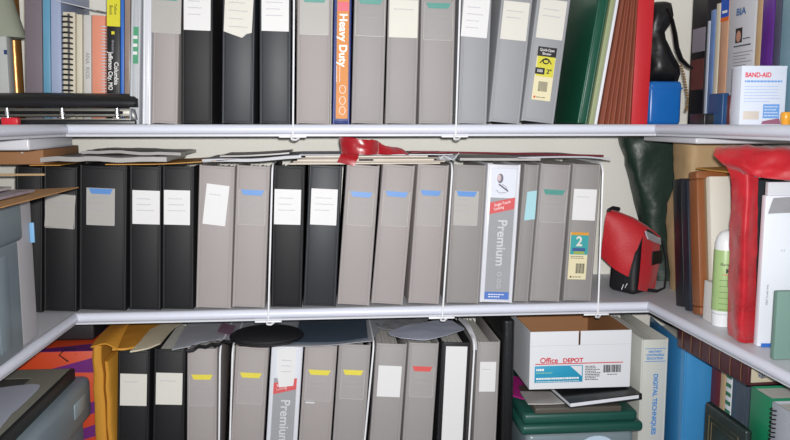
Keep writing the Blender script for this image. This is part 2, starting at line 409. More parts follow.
G0, G1, G2, G3 = GREYS
mid = [
 (15, 42.5, 15, 42.5, 312, 167.5, 'black binder without a label, leftmost in the middle row behind the grey boxes', BLACK, None),
 (43, 77.5, 43, 77.5, 312, 167.5, 'black binder with a crooked grey label, left end of the middle row', BLACK, P(card=GREYCARD, top=27, lw=27, lh=33, skew=.07, lines=1)),
 (78.5, 126, 79, 127.5, 312, 167.5, 'widest black binder with blue-topped grey label, second labelled in middle row', BLACK, P(card=GREYCARD, tab='blue', top=22, lw=26, lh=36, dx=-2)),
 (129, 161, 129, 161.5, 311, 167.5, 'black binder with white card label, beside the widest black one, middle row', BLACK, Cd(card=CARD, top=24, lw=26, lh=33, dx=1)),
 (161.8, 194, 162, 194.5, 311, 167.5, 'black binder with white card label, left neighbour of a grey binder in middle row', BLACK, Cd(card=CARD, top=24, lw=25, lh=34, dx=-1)),
 (195.5, 231, 199, 236, 310, 166.5, 'grey binder with tilted plain white label, first grey one in middle row', G0, Cd(card=CARD, top=19, lw=22, lh=40, dx=0, skew=.08, lines=1)),
 (231.8, 267, 236.6, 270.6, 310, 166.5, 'grey binder with blue tab, just left of two black binders in middle row', G0, P(tab='blue', top=24, lw=26, lh=35)),
 (270.6, 302, 273.5, 308, 308, 165.5, 'black binder with white label, left of the pair in centre of middle row', BLACK, Cd(card=CARD, top=24, lw=26, lh=35, dx=-1)),
 (303, 336, 309, 344, 308, 165.5, 'dark slate binder with white label, right of the pair in centre of middle row', BLACK2, Cd(card=CARD, top=24, lw=26, lh=36, dx=0)),
 (337, 369.7, 347, 382, 306.5, 164.5, 'leaning grey binder with blue tab, right beside the dark slate binder, middle row', G0, P(tab='blue', top=27, lw=25, lh=34)),
 (371, 407, 383, 416, 306, 164.5, 'leaning grey binder with blue tab, second after the dark slate binder, middle row', G0, P(tab='blue', top=27, lw=26, lh=35)),
 (408, 442, 418, 450, 306, 164, 'leaning grey binder with blue tab, left of the wire divider, middle row', G0, P(tab='blue', top=26, lw=24, lh=36, dx=-1)),
 (446, 479, 453.5, 487.5, 305, 164, 'darker grey binder with blue tab and grey card, left of white binder, middle row', G3, P(tab='blue', card=GREYCARD, top=27, lw=24, lh=35, dx=-2)),
 (479.5, 512.5, 488, 524, 304, 163, 'white binder with a red band and grey spine insert, in the middle row', WHITEV, None, {'fn': premium, 'border': False}),
 (513.5, 529, 524.5, 540, 303.5, 166, 'narrow grey binder with pale aqua note, right of white binder in middle row', G3, None, {'fn': sticky_note, 'dy': .006}),
 (529.5, 562, 540.5, 572, 303.5, 163.5, 'grey binder with teal tab, second from the right in middle row', G1, P(tab='teal', top=26, lw=26, lh=34)),
 (563, 596, 573, 602, 303, 163.5, 'grey binder with white label and teal number 2 sticker, right end of middle row', G3, Cd(card=CARD, top=26, lw=24, lh=32, lines=1), {'fn': sticker2}),
]
# (the top row's tops are above the picture: its edges at y=0 are carried on up)
top = [
 (128.5, 140.5, 130.5, 141.5, 121, 0, 'narrow pale grey binder with green spine patch, left end of top row', mat('pale_grey_vinyl', (178, 182, 186), .45, .1, 80, .03, 9), None, {'fn': stamp}),
 (141.5, 150.5, 142.5, 151.8, 121, 0, 'slim white binder between pale grey binder and first wide grey one, top row', WHITEV, None),
 (151, 180, 153, 180.5, 121, 0, 'grey binder with teal tab, left of the three black binders on top shelf', G0, P(card=GREYCARD, tab='teal', top=21, lw=27, lh=36, dx=0, lines=0)),
 (181, 214, 181, 213.5, 121, 0, 'glossy black binder with white label, left of the three on top shelf', BLACK, Cd(card=CARD, top=18, lw=25, lh=36)),
 (221, 254, 222, 255.5, 121, 0, 'black binder with torn crooked label, middle of the three on top shelf', BLACK2, Cd(card=CREAM, top=17, lw=27, lh=44, torn=True, skew=.03, lines=4)),
 (259, 291.5, 259, 291.5, 121, 0, 'black binder with white label, right of the three on top shelf', BLACK2, Cd(card=CARD, top=18, lw=26, lh=36)),
 (296, 331, 297, 331.8, 121, 0, 'grey binder with teal tab, left of the orange binder on top shelf', G0, P(tab='teal', card=GREYCARD, top=21, lw=27, lh=36, lines=0)),
 (332, 350, 333.6, 352, 121, 0, 'slim blue binder with orange Heavy Duty spine on top shelf', BLUEV, None, {'fn': heavy_duty, 'border': False}),
 (351, 384, 354, 387, 121, 0, 'grey binder with teal tab, right of the orange binder on top shelf', G1, P(tab='teal', top=22, lw=28, lh=36)),
 (385, 417, 388, 420, 121, 0, 'grey binder with cream card label, between two teal-tabbed ones on top shelf', G1, Cd(card=CREAM, top=23, lw=28, lh=36, lines=1)),
 (418.5, 453, 421, 456, 121, 0, 'grey binder with teal tab, left of the wire divider on top shelf', G1, P(tab='teal', top=25, lw=28, lh=36)),
 (457.5, 487, 462, 495, 121, 0, 'bluish grey binder with white label, right of the wire divider on top shelf', G2, Cd(card=CARD, top=20, lw=26, lh=38, dx=-1, skew=.05, lines=4)),
 (488.5, 520, 501, 536, 121, 0, 'leaning grey binder with cream label, third from right end of the grey ones', G2, Cd(card=CREAM, top=24, lw=26, lh=37, lines=2)),
 (521, 557, 537, 571.5, 121, 0, 'leaning grey binder with yellow capacity sticker, on the top shelf', G2, Cd(card=CREAM, top=22, lw=27, lh=38, lines=2), {'fn': sticker_capacity}),
 (577, 588, 598, 611, 121, 0, 'leaning slim dark green binder beside the accordion files on top shelf', DKGREENV, None),
]
bot = [
 (115.5, 149.5, 117, 150, 475, 352, 'black binder with cream label, left end of the bottom row beside padded envelopes', BLACK, Cd(card=CREAM, top=25, lw=26, lh=33, lines=1)),
 (151, 185, 153, 185.7, 474, 352, 'black binder with cream label, second in the bottom row', BLACK, Cd(card=CREAM, top=25, lw=26, lh=33, lines=1)),
 (186, 216, 186.5, 217.5, 474, 351, 'grey binder with yellow tab, right beside the black binders in bottom row', G0, P(tab='yellow', top=27, lw=24, lh=33)),
 (228, 262, 234.7, 268.5, 473, 350, 'grey binder with yellow tab, left of the white binder in bottom row', G0, P(tab='yellow', top=27, lw=25, lh=33, dx=0)),
 (263.5, 295, 270.6, 303, 472, 349.5, 'white binder with white note and red band, in the bottom row', WHITEV, None, {'fn': premium_note, 'border': False}),
 (296, 329, 304, 337, 471, 349, 'grey binder with yellow tab, right of the white binder in bottom row', G0, P(tab='yellow', top=26, lw=26, lh=33), {'fn': glare_strip}),
 (330, 362, 338, 370.5, 470, 349, 'grey binder with yellow tab, left of a wire divider in bottom row', G1, P(tab='yellow', top=27, lw=24, lh=31)),
 (367, 399, 375.5, 407, 469, 347.5, 'grey binder with plain white label and no tab, bottom row', G1, Cd(card=CARD, top=24, lw=24, lh=33, lines=0)),
 (400, 431, 408, 438.8, 468, 347, 'grey binder with red tab, in the bottom row', G1, P(tab='red', top=25, lw=24, lh=33)),
 (435, 464, 441, 471.5, 467, 346, 'black binder with long white spine insert, in the bottom row', BLACK, None, {'fn': white_spine}),
 (472, 495, 477, 500.5, 466, 345, 'grey binder with small white label, right end of bottom row beside black case', G1, Cd(card=CARD, top=22, lw=17, lh=32, lines=1)),
]
place_row(mid, Z1, 0, 0, 'ring binders in the middle row')
place_row(top, ZT, 0, 0, 'ring binders on the top shelf')
place_row(bot, ZB, 0, 0, 'ring binders in the bottom row', rings=True)

#@@P2START
# ------------------------------------------------------------------ wire dividers
def divider(label, xt, yt, xb, yb, ztop, zdeck, zr, hook=True):
    k = .2 if zr < -.1 else 1
    """inverted wire loop hooked on the shelf's front rail"""
    yf = -.0128; A = atY(xb, yb, yf); B = atY(xt, yt, yf)
    s = (B.x-A.x)/(B.z-A.z)
    X = lambda z: A.x+(z-A.z)*s
    t = thing('wire_divider', label, 'shelf divider', (X(zr), 0, zr), group='white wire dividers')
    o = Vector((X(zr), 0, zr)); R = .024
    p = [Vector((X(zr-.014), yf, zr-.014)), Vector((X(zr), yf, zr))]
    n = 6
    for i in range(1, n): p.append(Vector((X(zr+(ztop-R-zr)*i/n), yf, zr+(ztop-R-zr)*i/n)))
    for i in range(7):
        q = math.pi/2*i/6; z = ztop-R+R*math.sin(q); p.append(Vector((X(z), yf+R-R*math.cos(q), z)))
    p.append(Vector((X(ztop), .15, ztop)))
    for i in range(7):
        q = math.pi/2*i/6; z = ztop-R+R*math.cos(q); p.append(Vector((X(ztop), .296-R+R*math.sin(q), z)))
    p.append(Vector((X(ztop), .296, zdeck+.003)))
    m = MB(); m.tube([v-o for v in p], .0019, WIRE, 8); m.build('wire_loop', t)
    m = MB()
    m.box(-.028*k, .026*k, -.0075, -.0035, -.0165, -.0128, WIRE, .001)
    m.tube([(-.004*k, -.0128, -.013), (-.003, -.010, -.019), (.004*k, -.006, -.021), (.010*k, .000, -.018), (.011*k, .003, -.0165)], .0022, WIRE, 6)
    m.build('clip', t)
divider('white wire divider hooked on the top rail, left of the two up there', 294, 0, 293, 128, ZT+.312, ZT, ZT-.008)
divider('white wire divider hooked on the top rail, right of the two up there', 460, 0, 456, 128, ZT+.312, ZT, ZT-.008)
divider('white wire divider left of the two black binders in centre of middle row', 272.3, 170, 268.8, 300, Z1+.2966, Z1, 0)
divider('white wire divider between two leaning grey binders in the middle row', 452.3, 170, 443.5, 300, Z1+.2966, Z1, 0)
divider('white wire divider at the right end of the middle row', 603, 172, 598.5, 298, Z1+.2966, Z1, 0)
divider('white wire divider beside the first yellow-tabbed binder in the bottom row', 220, 352, 219, 440, ZB+.3025, ZB, ZB-.008)
divider('thin wire divider just left of second yellow-tabbed binder in the bottom row', 232.5, 352, 230, 440, ZB+.3025, ZB, ZB-.008)
divider('white wire divider between yellow-tabbed binder and white-labelled one in bottom row', 373.2, 352, 364.7, 440, ZB+.3025, ZB, ZB-.008)
divider('white wire divider right of the black binder with white spine insert', 474.2, 352, 469, 440, ZB+.3025, ZB, ZB-.008)

# ------------------------------------------------------------------ generic book
def book(name, label, cat, w, h, d, loc, cover, yaw=0, lean=0, pitch=0, pages=PAGES, extra=None, ct=.0015, soft=False, group=None):
    """spine faces local -y, thickness along local x"""
    t = thing(name, label, cat, loc, (pitch, lean, yaw), group); a = w/2
    m = MB(); m.box(-a, a, 0, .0025, 0, h, cover, .0008)
    for s in (-1, 1):
        x0, x1 = sorted((s*a, s*(a-ct))); m.box(x0, x1, .001, d, 0, h, cover, .0005)
    m.build('cover', t)
    i = ct+.0004; e = .001 if soft else .004
    m = MB(); m.box(-a+i, a-i, .0027, d-e, e, h-e, pages); m.build('pages', t)
    if extra: extra(t, w, h)
    return t
def side_book(name, label, cat, xl, xr, yb, X, zdeck, h, d, cover, **k):
    """spine faces the aisle (-x), xl..xr is what the photo shows of it"""
    Ya, Yb = atX(xl, yb, X).y, atX(xr, yb, X).y
    lean = k.pop('lean', 0)
    w = (Ya-Yb-.0012)*math.cos(lean); k['lean'] = lean
    return book(name, label, cat, w, h, d, (X, (Ya+Yb)/2, zdeck+.0004+w/2*abs(math.sin(lean))), cover, yaw=-math.pi/2, **k)
def back_book(name, label, cat, xl, xr, yref, Y, zdeck, h, d, cover, **k):
    Xa, Xb = atY(xl, yref, Y).x, atY(xr, yref, Y).x
    return book(name, label, cat, (Xb-Xa-.0008)*.999, h, d, ((Xa+Xb)/2, Y, zdeck+.0004+(Xb-Xa)/2*.045), cover, lean=.045, group='books at the left end of the top shelf', **k)
def coil(t, w, h, m_, pitch=.0085, r=.008, x=0, th=.0016):
    m = MB(); n = int(h/pitch)
    for i in range(n):
        z = .006+pitch*i
        m.tube([(x+r*math.cos(q), -.001+r*.75*math.sin(q), z) for q in [j*math.pi/5 for j in range(10)]], th, m_, 5, closed=True)
    m.build('spiral_binding', t)

# ------------------------------------------------------------------ top shelf, left corner
YT = .10
back_book('book', 'wide mauve-grey book at the left end of the top shelf, beside a copper roll', 'book', 22, 39.5, 60, YT, ZT, .30, .19, mat('mauve_cover', (118, 108, 116), .6, .05, 90, .05, 8))
back_book('book', 'bright light-blue book next to the mauve-grey book on top shelf', 'book', 40, 47.6, 60, YT, ZT, .295, .19, mat('lightblue_cover', (100, 156, 186), .4, 0, 90, .1, 18))
back_book('book', 'pale lavender-blue book left of the black spiral notebook', 'book', 48, 58.5, 60, YT, ZT, .30, .19, mat('lavender_cover', (158, 170, 200), .45, 0, 90, .04, 9))
PLAST = mat('black_plastic', (22, 22, 25), .35)
back_book('spiral_notebook', 'spiral notebook with thick black comb binding over pale pages, top shelf', 'notebook', 60, 72.5, 60, YT, ZT, .226, .19, mat('cream_cover', (214, 206, 186), .6, 0, 1, .03, 9),
          extra=lambda t, w, h: (coil(t, w, h, PLAST, .0105, .0095, -.003, .0021), MB().tube([(.001, -.0055, .004), (.001, -.0055, h-.004)], .0022, PLAST, 8).build('binding_spine', t)))
back_book('book', 'thin cream booklet right of the black spiral notebook, top shelf', 'book', 73.5, 79.5, 60, YT, ZT, .222, .18, mat('cream_cover', (214, 206, 186), .6))
def tall_text(s, size, z, m_, dx=0, ex=1):
    def f(t, w, h):
        m = MB(); m.text(s, size, m_, face(Vector((dx, -.0006, z)), math.pi/2), sx=ex); m.build('spine_title', t)
    return f
back_book('book', 'off-white book with faint grey title up its spine, top shelf', 'book', 80.5, 88.5, 60, YT, ZT, .221, .18, mat('offwhite_cover', (205, 202, 198), .6, 0, 1, .03, 9),
          extra=tall_text('ANA  RIOS', .011, .12, mat('grey_print', (130, 128, 134), .6)))
back_book('spiral_notebook', 'salmon pink notebook with white coil on the top shelf', 'notebook', 89, 102.5, 60, YT, ZT, .220, .18, mat('salmon_cover', (226, 146, 120), .6, 0, 1, .05, 9),
          extra=lambda t, w, h: coil(t, w, h-.016, WHITEV, .0062, .0048, .0105, .0012))
def phonebook(t, w, h):
    m = MB(); Y = mat('directory_yellow', (222, 214, 40), .5)
    m.box(-w/2-.0004, w/2+.0004, -.0006, .02, .198, h, Y)
    m.text('Yellow', .008, DKINK, face(Vector((.004, -.0009, .232)), math.pi/2)); m.text('Book', .009, DKINK, face(Vector((-.005, -.0009, .230)), math.pi/2))
    wp = MATS['white_print']
    m.text('Columbia', .0118, wp, face(Vector((.0055, -.0006, .104)), math.pi/2), bold=.0002)
    m.text('Jefferson City, MO', .0118, wp, face(Vector((-.006, -.0006, .108)), math.pi/2), bold=.0002, sx=.85)
    m.text('directory', .007, INK, face(Vector((-.001, -.0006, .158)), math.pi/2))
    m.lathe([(.0001, 0), (.004, 0), (.004, .0006), (.0001, .0006)], Y, (0, 0, 0)) if False else m.box(-.004, .002, -.0007, 0, .182, .188, Y)
    m.build('spine_print', t)
back_book('telephone_directory', 'black-spined directory with yellow top reading Columbia and Jefferson City', 'book', 104, 117, 60, YT-.004, ZT, .262, .20, mat('directory_black', (24, 24, 26), .45), extra=phonebook)
back_book('book', 'thin royal blue book right of the black-spined directory', 'book', 117.3, 121, 60, YT-.004, ZT, .29, .2, mat('royal_cover', (48, 110, 200), .4))
back_book('book', 'glossy tan-brown book beside the pale grey binder on top shelf', 'book', 121.4, 127.4, 60, YT-.004, ZT, .29, .2, mat('tan_gloss_cover', (150, 132, 122), .25, 0, 1, .35, 14))
# loose papers lying across those books
def flat(name, label, cat, px, z, m_, th=.0006, wob=.0, ws=15, zs=None, sub=6, group=None, kids=None):
    """thin sheet lying at height z; px = rows of photo pixels read on that level"""
    rows = []
    for i, r in enumerate(px):
        rr = []
        for j, p in enumerate(r):
            q = atZ(p[0], p[1], z); dz = p[2] if len(p) > 2 else 0
            rr.append(Vector((q.x, q.y, z+dz)))
        rows.append(rr)
    c = sum((p for r in rows for p in r), Vector())/sum(len(r) for r in rows)
    rows = [[p-c for p in r] for r in rows]
    m = MB(); m.sheet(rows, m_, th, sub, wob, ws)
    o = m.build(name, loc=c); tag(o, label, cat, group); return o
def flat_xy(name, label, cat, x0, x1, y0, y1, z, m_, th=.0006, zf=None, nx=5, ny=3, wob=.0, ws=12, skew=0, mods=None):
    rows = []
    c = Vector(((x0+x1)/2, (y0+y1)/2, z))
    for i in range(ny):
        v = i/(ny-1); rr = []
        for j in range(nx):
            u = j/(nx-1); q = Vector((x0+(x1-x0)*u+skew*v, y0+(y1-y0)*v+skew*.3*u, z+(zf(u, v) if zf else 0)))
            rr.append(q-c)
        rows.append(rr)
    m = MB(); m.sheet(rows, m_, th, 4, wob, ws)
    return tag(m.build(name, loc=c), label, cat)
GREYPAPER = mat('grey_paper', (184, 184, 189), .5, .05, 60, .06, 10)
NEWS = mat('magazine_paper', (168, 165, 163), .4, .05, 60, .22, 22)
WHPAPER = mat('white_paper', (224, 226, 232), .5, .05, 60, .02, 10)
xa, xb = atY(62, 10, .12).x, atY(101, 10, .12).x
flat_xy('paper_sheet', 'loose grey-white paper lying slanted over the notebooks on top shelf', 'paper', xa, xb, .088, .26, ZT+.229, GREYPAPER, .002, zf=lambda u, v: .018*(1-u)+.012*v)

# copper tube, pale box and shade at the far left of the top shelf
p = atY(15, 60, .205)
m = MB(); m.lathe([(.0001, 0), (.0145, 0), (.0148, .002), (.0148, .296), (.0105, .298), (.0105, .29), (.0001, .288)], mat('copper_foil', (168, 120, 66), .3, .3, 40, .35, 25, metal=.6))
tag(m.build('copper_tube', loc=(p.x, .205, ZT+.0004)), 'upright copper-coloured roll at the far left of top shelf', 'tube')
xr = atY(7.5, 60, .085).x
m = MB(); m.box(-.1, 0, 0, .03, 0, .176, mat('pale_box_card', (186, 188, 186), .6, .1, 50, .03, 12), .002)
o = m.build('pale_box', loc=(xr, .085, ZT+.0004)); tag(o, 'pale grey-white box under the sage shade, left end of top shelf', 'box')
m = MB(); m.box(-.006, .0, -.0208, -.02, .14, .149, mat('navy_print', (40, 60, 110), .4), M=Matrix.Translation((0, .0205, 0))); m.build('printed_mark', o)
p1 = atY(22, 37, .10); zb = ZT+.1766
m = MB(); q = Vector((p1.x-.092, .125, zb))
m.loft([[Vector((.092*k*math.cos(j*math.pi/16)+0, .045*math.sin(j*math.pi/16), z)) for j in range(32)] for k, z in ((.985, .0), (1, .003), (.93, .02), (.80, .06), (.70, .098), (.69, .100))], mat('sage_fabric', (150, 154, 138), .8, .3, 240, .04, 10))
o = m.build('lamp_shade', loc=q); tag(o, 'sage-grey sloping shade resting on the pale box, top left', 'lamp shade')

# three hole punch
def punch():
    x0 = -.2; x1 = atY(137, 120, .0).x
    t = thing('hole_punch', 'long black three-hole punch lying on the top shelf at left', 'hole punch', ((x0+x1)/2, .0, ZT+.0004)); a = (x1-x0)/2
    m = MB(); m.box(-a, a-.004, .0, .075, .0, .010, PLAST, .002); m.box(-a+.01, a-.012, .004, .06, .010, .0125, mat('punch_steel', (120, 118, 112), .35, metal=.5), .0005); m.build('base', t)
    m = MB()
    prof = [(.004, .034), (.0, .042), (.004, .052), (.018, .060), (.05, .062), (.07, .052), (.072, .036)]
    rings = []
    for x, k in ((-a-.002, .9), (-a+.004, 1), (0-.02, 1.06), (a-.03, 1), (a-.006, .94), (a+.001, .72)):
        rings.append([Vector((x, y, .034+(z-.034)*k)) for y, z in prof])
    m.loft(rings, PLAST); m.build('lever', t, sharp=50)
    m = MB(); m.box(-a, a-.006, .020, .056, .016, .033, mat('punch_steel', 0), .002); m.build('mechanism', t)
    m = MB(); m.tube([(-a+.02, .014, .024), (a-.03, .014, .024)], .003, PLAST, 8); m.build('hinge_rod', t)
    for px_ in (7, 62, 117):
        X = atY(px_, 112, .01).x-(x0+x1)/2
        m = MB(); m.lathe([(.0001, .0), (.009, .0), (.009, .003), (.005, .005), (.0045, .020), (.0001, .021)], METAL, (X, .012, .0125), 16); m.build('punch_pin', t)
    m = MB(); m.hexa([Vector(p) for p in ((a-.012, .002, .010), (a-.001, .004, .010), (a-.001, .07, .010), (a-.012, .07, .010), (a-.012, .002, .032), (a-.005, .004, .030), (a-.005, .07, .030), (a-.012, .07, .032))], mat('smoke_plastic', (90, 90, 95), .3), .001); m.build('end_cap', t)
punch()
p = atY(0, 121, -.06); p2 = atY(11, 121, -.06)
m = MB(); m.box(-.03, 0, 0, .018, 0, .014, mat('red_plastic', (214, 40, 56), .35), .002)
tag(m.build('marker_cap', loc=(p2.x, -.03, ZT+.0006)), 'small red plastic piece in front of the hole punch, far left', 'cap')

# ------------------------------------------------------------------ top shelf, right of the binders
def slab_px(name, label, cat, b0, b1, t0, t1, yb, m_, Y=.012, D=.24, h=.292, th0=0, **k):
    """upright leaning board seen edge-on, its edges given by pixels at the shelf and at the picture's top"""
    A, B = atY(b0, yb, Y).x, atY(b1, yb, Y).x; T = atY(t0, 0, Y); z0 = atY(b0, yb, Y).z
    s = (T.x-A)/(T.z-z0); w = B-A-.0008
    return A, w, s
def lean_thing(A, w, s, zdeck, Y, name, label, cat, **k):
    th = math.atan(s); w = w*math.cos(th)
    return book(name, label, cat, w, k.pop('h'), k.pop('d', .24), (A+w/2*math.cos(th), Y, zdeck+.0004+w/2*abs(math.sin(th))), k.pop('cover'), lean=th, **k)
gb = [o for o in bpy.data.objects if o.get('label', '').startswith('leaning slim dark green')][0]
SG = math.tan(gb.rotation_euler[1])
A1 = atY(588, 121, .012).x+.002
lean_thing(A1, .010, SG, ZT, .012, 'folder', 'leaning khaki-green folder between green binder and accordion files, top shelf', 'folder', h=.285, cover=mat('khaki_cover', (150, 160, 120), .6, 0, 1, .04, 9))
A1 += .0115
lean_thing(A1, .006, SG, ZT, .012, 'paper_bundle', 'leaning thin white paper bundle between khaki folder and accordion files', 'paper', h=.27, cover=WHPAPER, ct=.0004)
A1 += .0085
A3, w3, s3 = slab_px('', '', '', 630.2, 646.5, 637, 654, 121, None)
def accordion():
    A = A1; B = A3-.0015; n = 6; D = .235; h = .262
    t = thing('accordion_file', 'reddish-brown accordion files with pleated edges, on top shelf', 'accordion file', ((A+B)/2, .0, ZT+.0004)); c0 = (A+B)/2
    BR = mat('brown_kraft', (140, 76, 56), .6, .2, 80, .12, 26)
    def xe(u, z): return (A+SG*z)*(1-u)+(B+s3*z)*u-c0
    for i in range(n):
        hh = h-.004*(i % 3); rings = []
        for z in (.0, hh*.5, hh):
            x0, x1 = xe(i/n, z)+.0002, xe((i+1)/n, z)-.0002; c = (x0+x1)/2; e = (x1-x0)*.12
            rings.append([Vector(q) for q in ((x0, D, z), (x0, .006+.003*(i % 2), z), (c-e, .0, z), (c+e, .0, z), (x1, .005, z), (x1, D, z))])
        m = MB(); m.loft(rings, BR); m.build('pleat', t, sharp=20)
accordion()
lean_thing(A3, w3, s3, ZT, .006, 'red_folder', 'thick bright red folder between accordion files and blue container, top shelf', 'folder', h=.29, cover=mat('red_cover', (190, 32, 40), .45, .1, 90, .03, 9))
# blue container with purse on top
def rounded_box_thing(name, label, cat, x0, x1, y0, y1, z0, z1, m_, bev=.006, **k):
    c = Vector(((x0+x1)/2, (y0+y1)/2, z0)); m = MB()
    m.box(x0-c.x, x1-c.x, y0-c.y, y1-c.y, 0, z1-z0, m_, bev, seg=4, **k)
    return tag(m.build(name, loc=c), label, cat)
bx0, bx1 = atY(648.5, 100, .02).x+.001, atY(682, 100, .02).x
BLU = mat('blue_plastic', (18, 96, 172), .3, .05, 40, .04, 12)
o = rounded_box_thing('blue_container', 'rounded bright blue plastic container under the black purse', 'container', bx0, bx1, .02, .13, ZT+.0004, atY(660, 81, .02).z, BLU, .008)
m = MB(); zz = .0795; m.box(-(bx1-bx0)/2-.0006, (bx1-bx0)/2+.0006, -.0556, .0556, zz-.006, zz-.002, BLU, .0006); m.build('rim', o)
def purse():
    z0 = atY(660, 81, .02).z+.0006
    BL = mat('black_leather', (16, 16, 18), .42, .5, 60, .1, 10)
    rings = []
    c0 = Vector((1.215, .08, z0))
    t = thing('purse', 'slouching black leather purse on top of the blue container', 'purse', c0)
    for y, xl, xr, d in ((80.5, 645, 677, .030), (74, 643, 679, .040), (66, 643, 678, .042), (57, 644, 673, .040), (48, 644, 668, .036), (40, 645, 664, .034), (32, 646, 664, .032), (24, 646, 669, .032), (16, 647, 673, .032), (9, 647, 674, .028), (4, 650, 671, .020), (2, 654, 667, .012)):
        L_, R_ = atY(xl, y, .07), atY(xr, y, .07); cx, rx = (L_.x+R_.x)/2, (R_.x-L_.x)/2
        ring = []
        for k in range(28):
            q = 2*math.pi*k/28; ca, sa = math.cos(q), math.sin(q)
            e = .75
            v = Vector((cx+rx*math.copysign(abs(ca)**e, ca), .08+d*math.copysign(abs(sa)**e, sa), L_.z))-c0
            v += Vector((noise.noise(v*70)*.003, noise.noise(v*55)*.012, noise.noise(v*30+Vector((3, 1, 0)))*.003))
            ring.append(v)
        zc = max(0, L_.z-c0.z) if y > 80 else None
        if zc is not None:
            for v in ring: v.z = .0005
        rings.append(ring)
    m = MB(); m.loft(rings, BL); m.build('bag_body', t, sharp=60)
    pts = [atY(*p, .03)-c0 for p in ((667, 8), (672, 20), (675, 34), (677, 48), (681, 59), (688, 66), (692, 68))]
    m = MB(); m.tube(pts, [.006, .008, .0095, .010, .0095, .008, .007], BL, 10, flat=.35); m.build('strap', t)
    BD = mat('brass_beads', (150, 120, 80), .3, .2, 90, .4, 60, metal=.4)
    P = [atY(*p, .0)-c0 for p in ((681, 66), (683.5, 74), (685, 82), (686.5, 90), (687.5, 98), (687, 106), (685.5, 112))]
    m = MB()
    for a_, b_ in zip(P, P[1:]):
        for k in range(3):
            q = a_.lerp(b_, k/3); m.lathe([(.0001, -.0026), (.0026, -.0016), (.0034, 0), (.0026, .0016), (.0001, .0026)], BD, q, 8)
    m.build('bead_chain', t)
purse()
# side shelf books, their backs towards the aisle
XS = 1.30
def dvd(t, w, h):
    m = MB(); a = w/2
    m.box(-a+.006, a-.004, -.0005, 0, .155, .205, mat('print_lilac', (150, 142, 156), .4, 0, 1, .1, 30)); m.box(-a+.006, a-.004, -.0005, 0, .075, .14, mat('print_rust', (110, 62, 60), .4, 0, 1, .4, 30))
    m.build('cover_print', t)
side_book('book', 'black book with lilac and rust pictures on its spine, right of bead chain', 'book', 688, 702.8, 110, XS, ZT, .29, .18, mat('black_cover', (26, 28, 34), .4), extra=dvd, group='books on the right of the top shelf')
side_book('book', 'very thin silvery white booklet right of the black picture-spined book', 'book', 703.4, 706, 110, XS, ZT, .215, .19, mat('silver_cover', (196, 204, 220), .3), group='books on the right of the top shelf')
side_book('book', 'blue and white booklet, top at mid height, right of silvery one', 'book', 706.3, 711, 110, XS, ZT, .235, .19, mat('blue_white_cover', (110, 140, 196), .4, 0, 1, .5, 22), group='books on the right of the top shelf')
side_book('book', 'cream thin book right of the blue and white booklet', 'book', 711.4, 715.5, 110, XS, ZT, .245, .19, mat('cream_cover', 0), group='books on the right of the top shelf')
def guide(t, w, h):
    a = w/2; m = MB(); m.box(-a, a, -.0005, 0, .214, h, mat('guide_blue', (30, 86, 190), .4)); m.box(-a, a, -.0006, 0, .206, .214, mat('guide_orange', (226, 110, 50), .4))
    m.box(-a+.006, a-.006, -.0008, 0, .222, .227, MATS['white_print']); m.build('spine_print', t)
side_book('book', 'tan and peach guidebook with blue top band, left of the white newsletter', 'book', 716, 724, 110, XS, ZT, .29, .19, mat('peach_cover', (206, 160, 130), .45, 0, 1, .2, 16), extra=guide, group='books on the right of the top shelf')
def news(t, w, h):
    a = w/2; m = MB(); nb = mat('logo_blue', (50, 96, 150), .5)
    m.text('BIA', .019, nb, face(Vector((-.004, -.0006, .216)), 0), bold=.0003, sx=1.25)
    m.box(-.020, -.002+.006, -.0006, 0, .158, .186, DKINK)
    m2 = MB(); m2.loft([[Vector((-.008+.008*math.cos(q*.5236), y, .170+.011*math.sin(q*.5236))) for q in range(12)] for y in (-.0006, -.0011)], mat('portrait_skin', (190, 140, 120), .5)); m2.build('portrait', t)
    printlines(m, .008, a-.004, .160, .168, 1, -.0006, DKINK, .002)
    printlines(m, -.024, a-.004, .149, .154, 1, -.0006, DKINK, .0026)
    printlines(m, -.024, a-.004, .05, .142, 15, -.0006, mat('grey_print', 0), .0014)
    m.build('front_print', t)
side_book('newsletter', 'white newsletter with blue logo and small portrait, behind first-aid box', 'newsletter', 725, 751, 100, XS, ZT, .29, .17, mat('news_white', (200, 202, 208), .55), extra=news, soft=True)
side_book('book', 'tan spine between white newsletter and purple binder, top right', 'book', 752, 757.5, 100, XS, ZT, .29, .17, mat('tan_cover', (190, 160, 122), .55, 0, 1, .12, 20), group='books on the right of the top shelf')
side_book('book', 'shiny purple book behind the first-aid strips box', 'book', 758, 770, 90, XS, ZT, .29, .17, mat('purple_cover', (92, 44, 140), .3, 0, 1, .4, 9), group='books on the right of the top shelf')
side_book('book', 'dark slate-violet book between the purple and the teal-grey one', 'book', 770.5, 777, 90, XS, ZT, .29, .17, mat('slateviolet_cover', (70, 74, 98), .4, 0, 1, .15, 9), group='books on the right of the top shelf')
side_book('book', 'teal-grey book at the far right end of top shelf', 'book', 777.5, 797, 90, XS, ZT, .29, .17, mat('tealgrey_cover', (120, 156, 172), .35, 0, 1, .1, 9), group='books on the right of the top shelf')
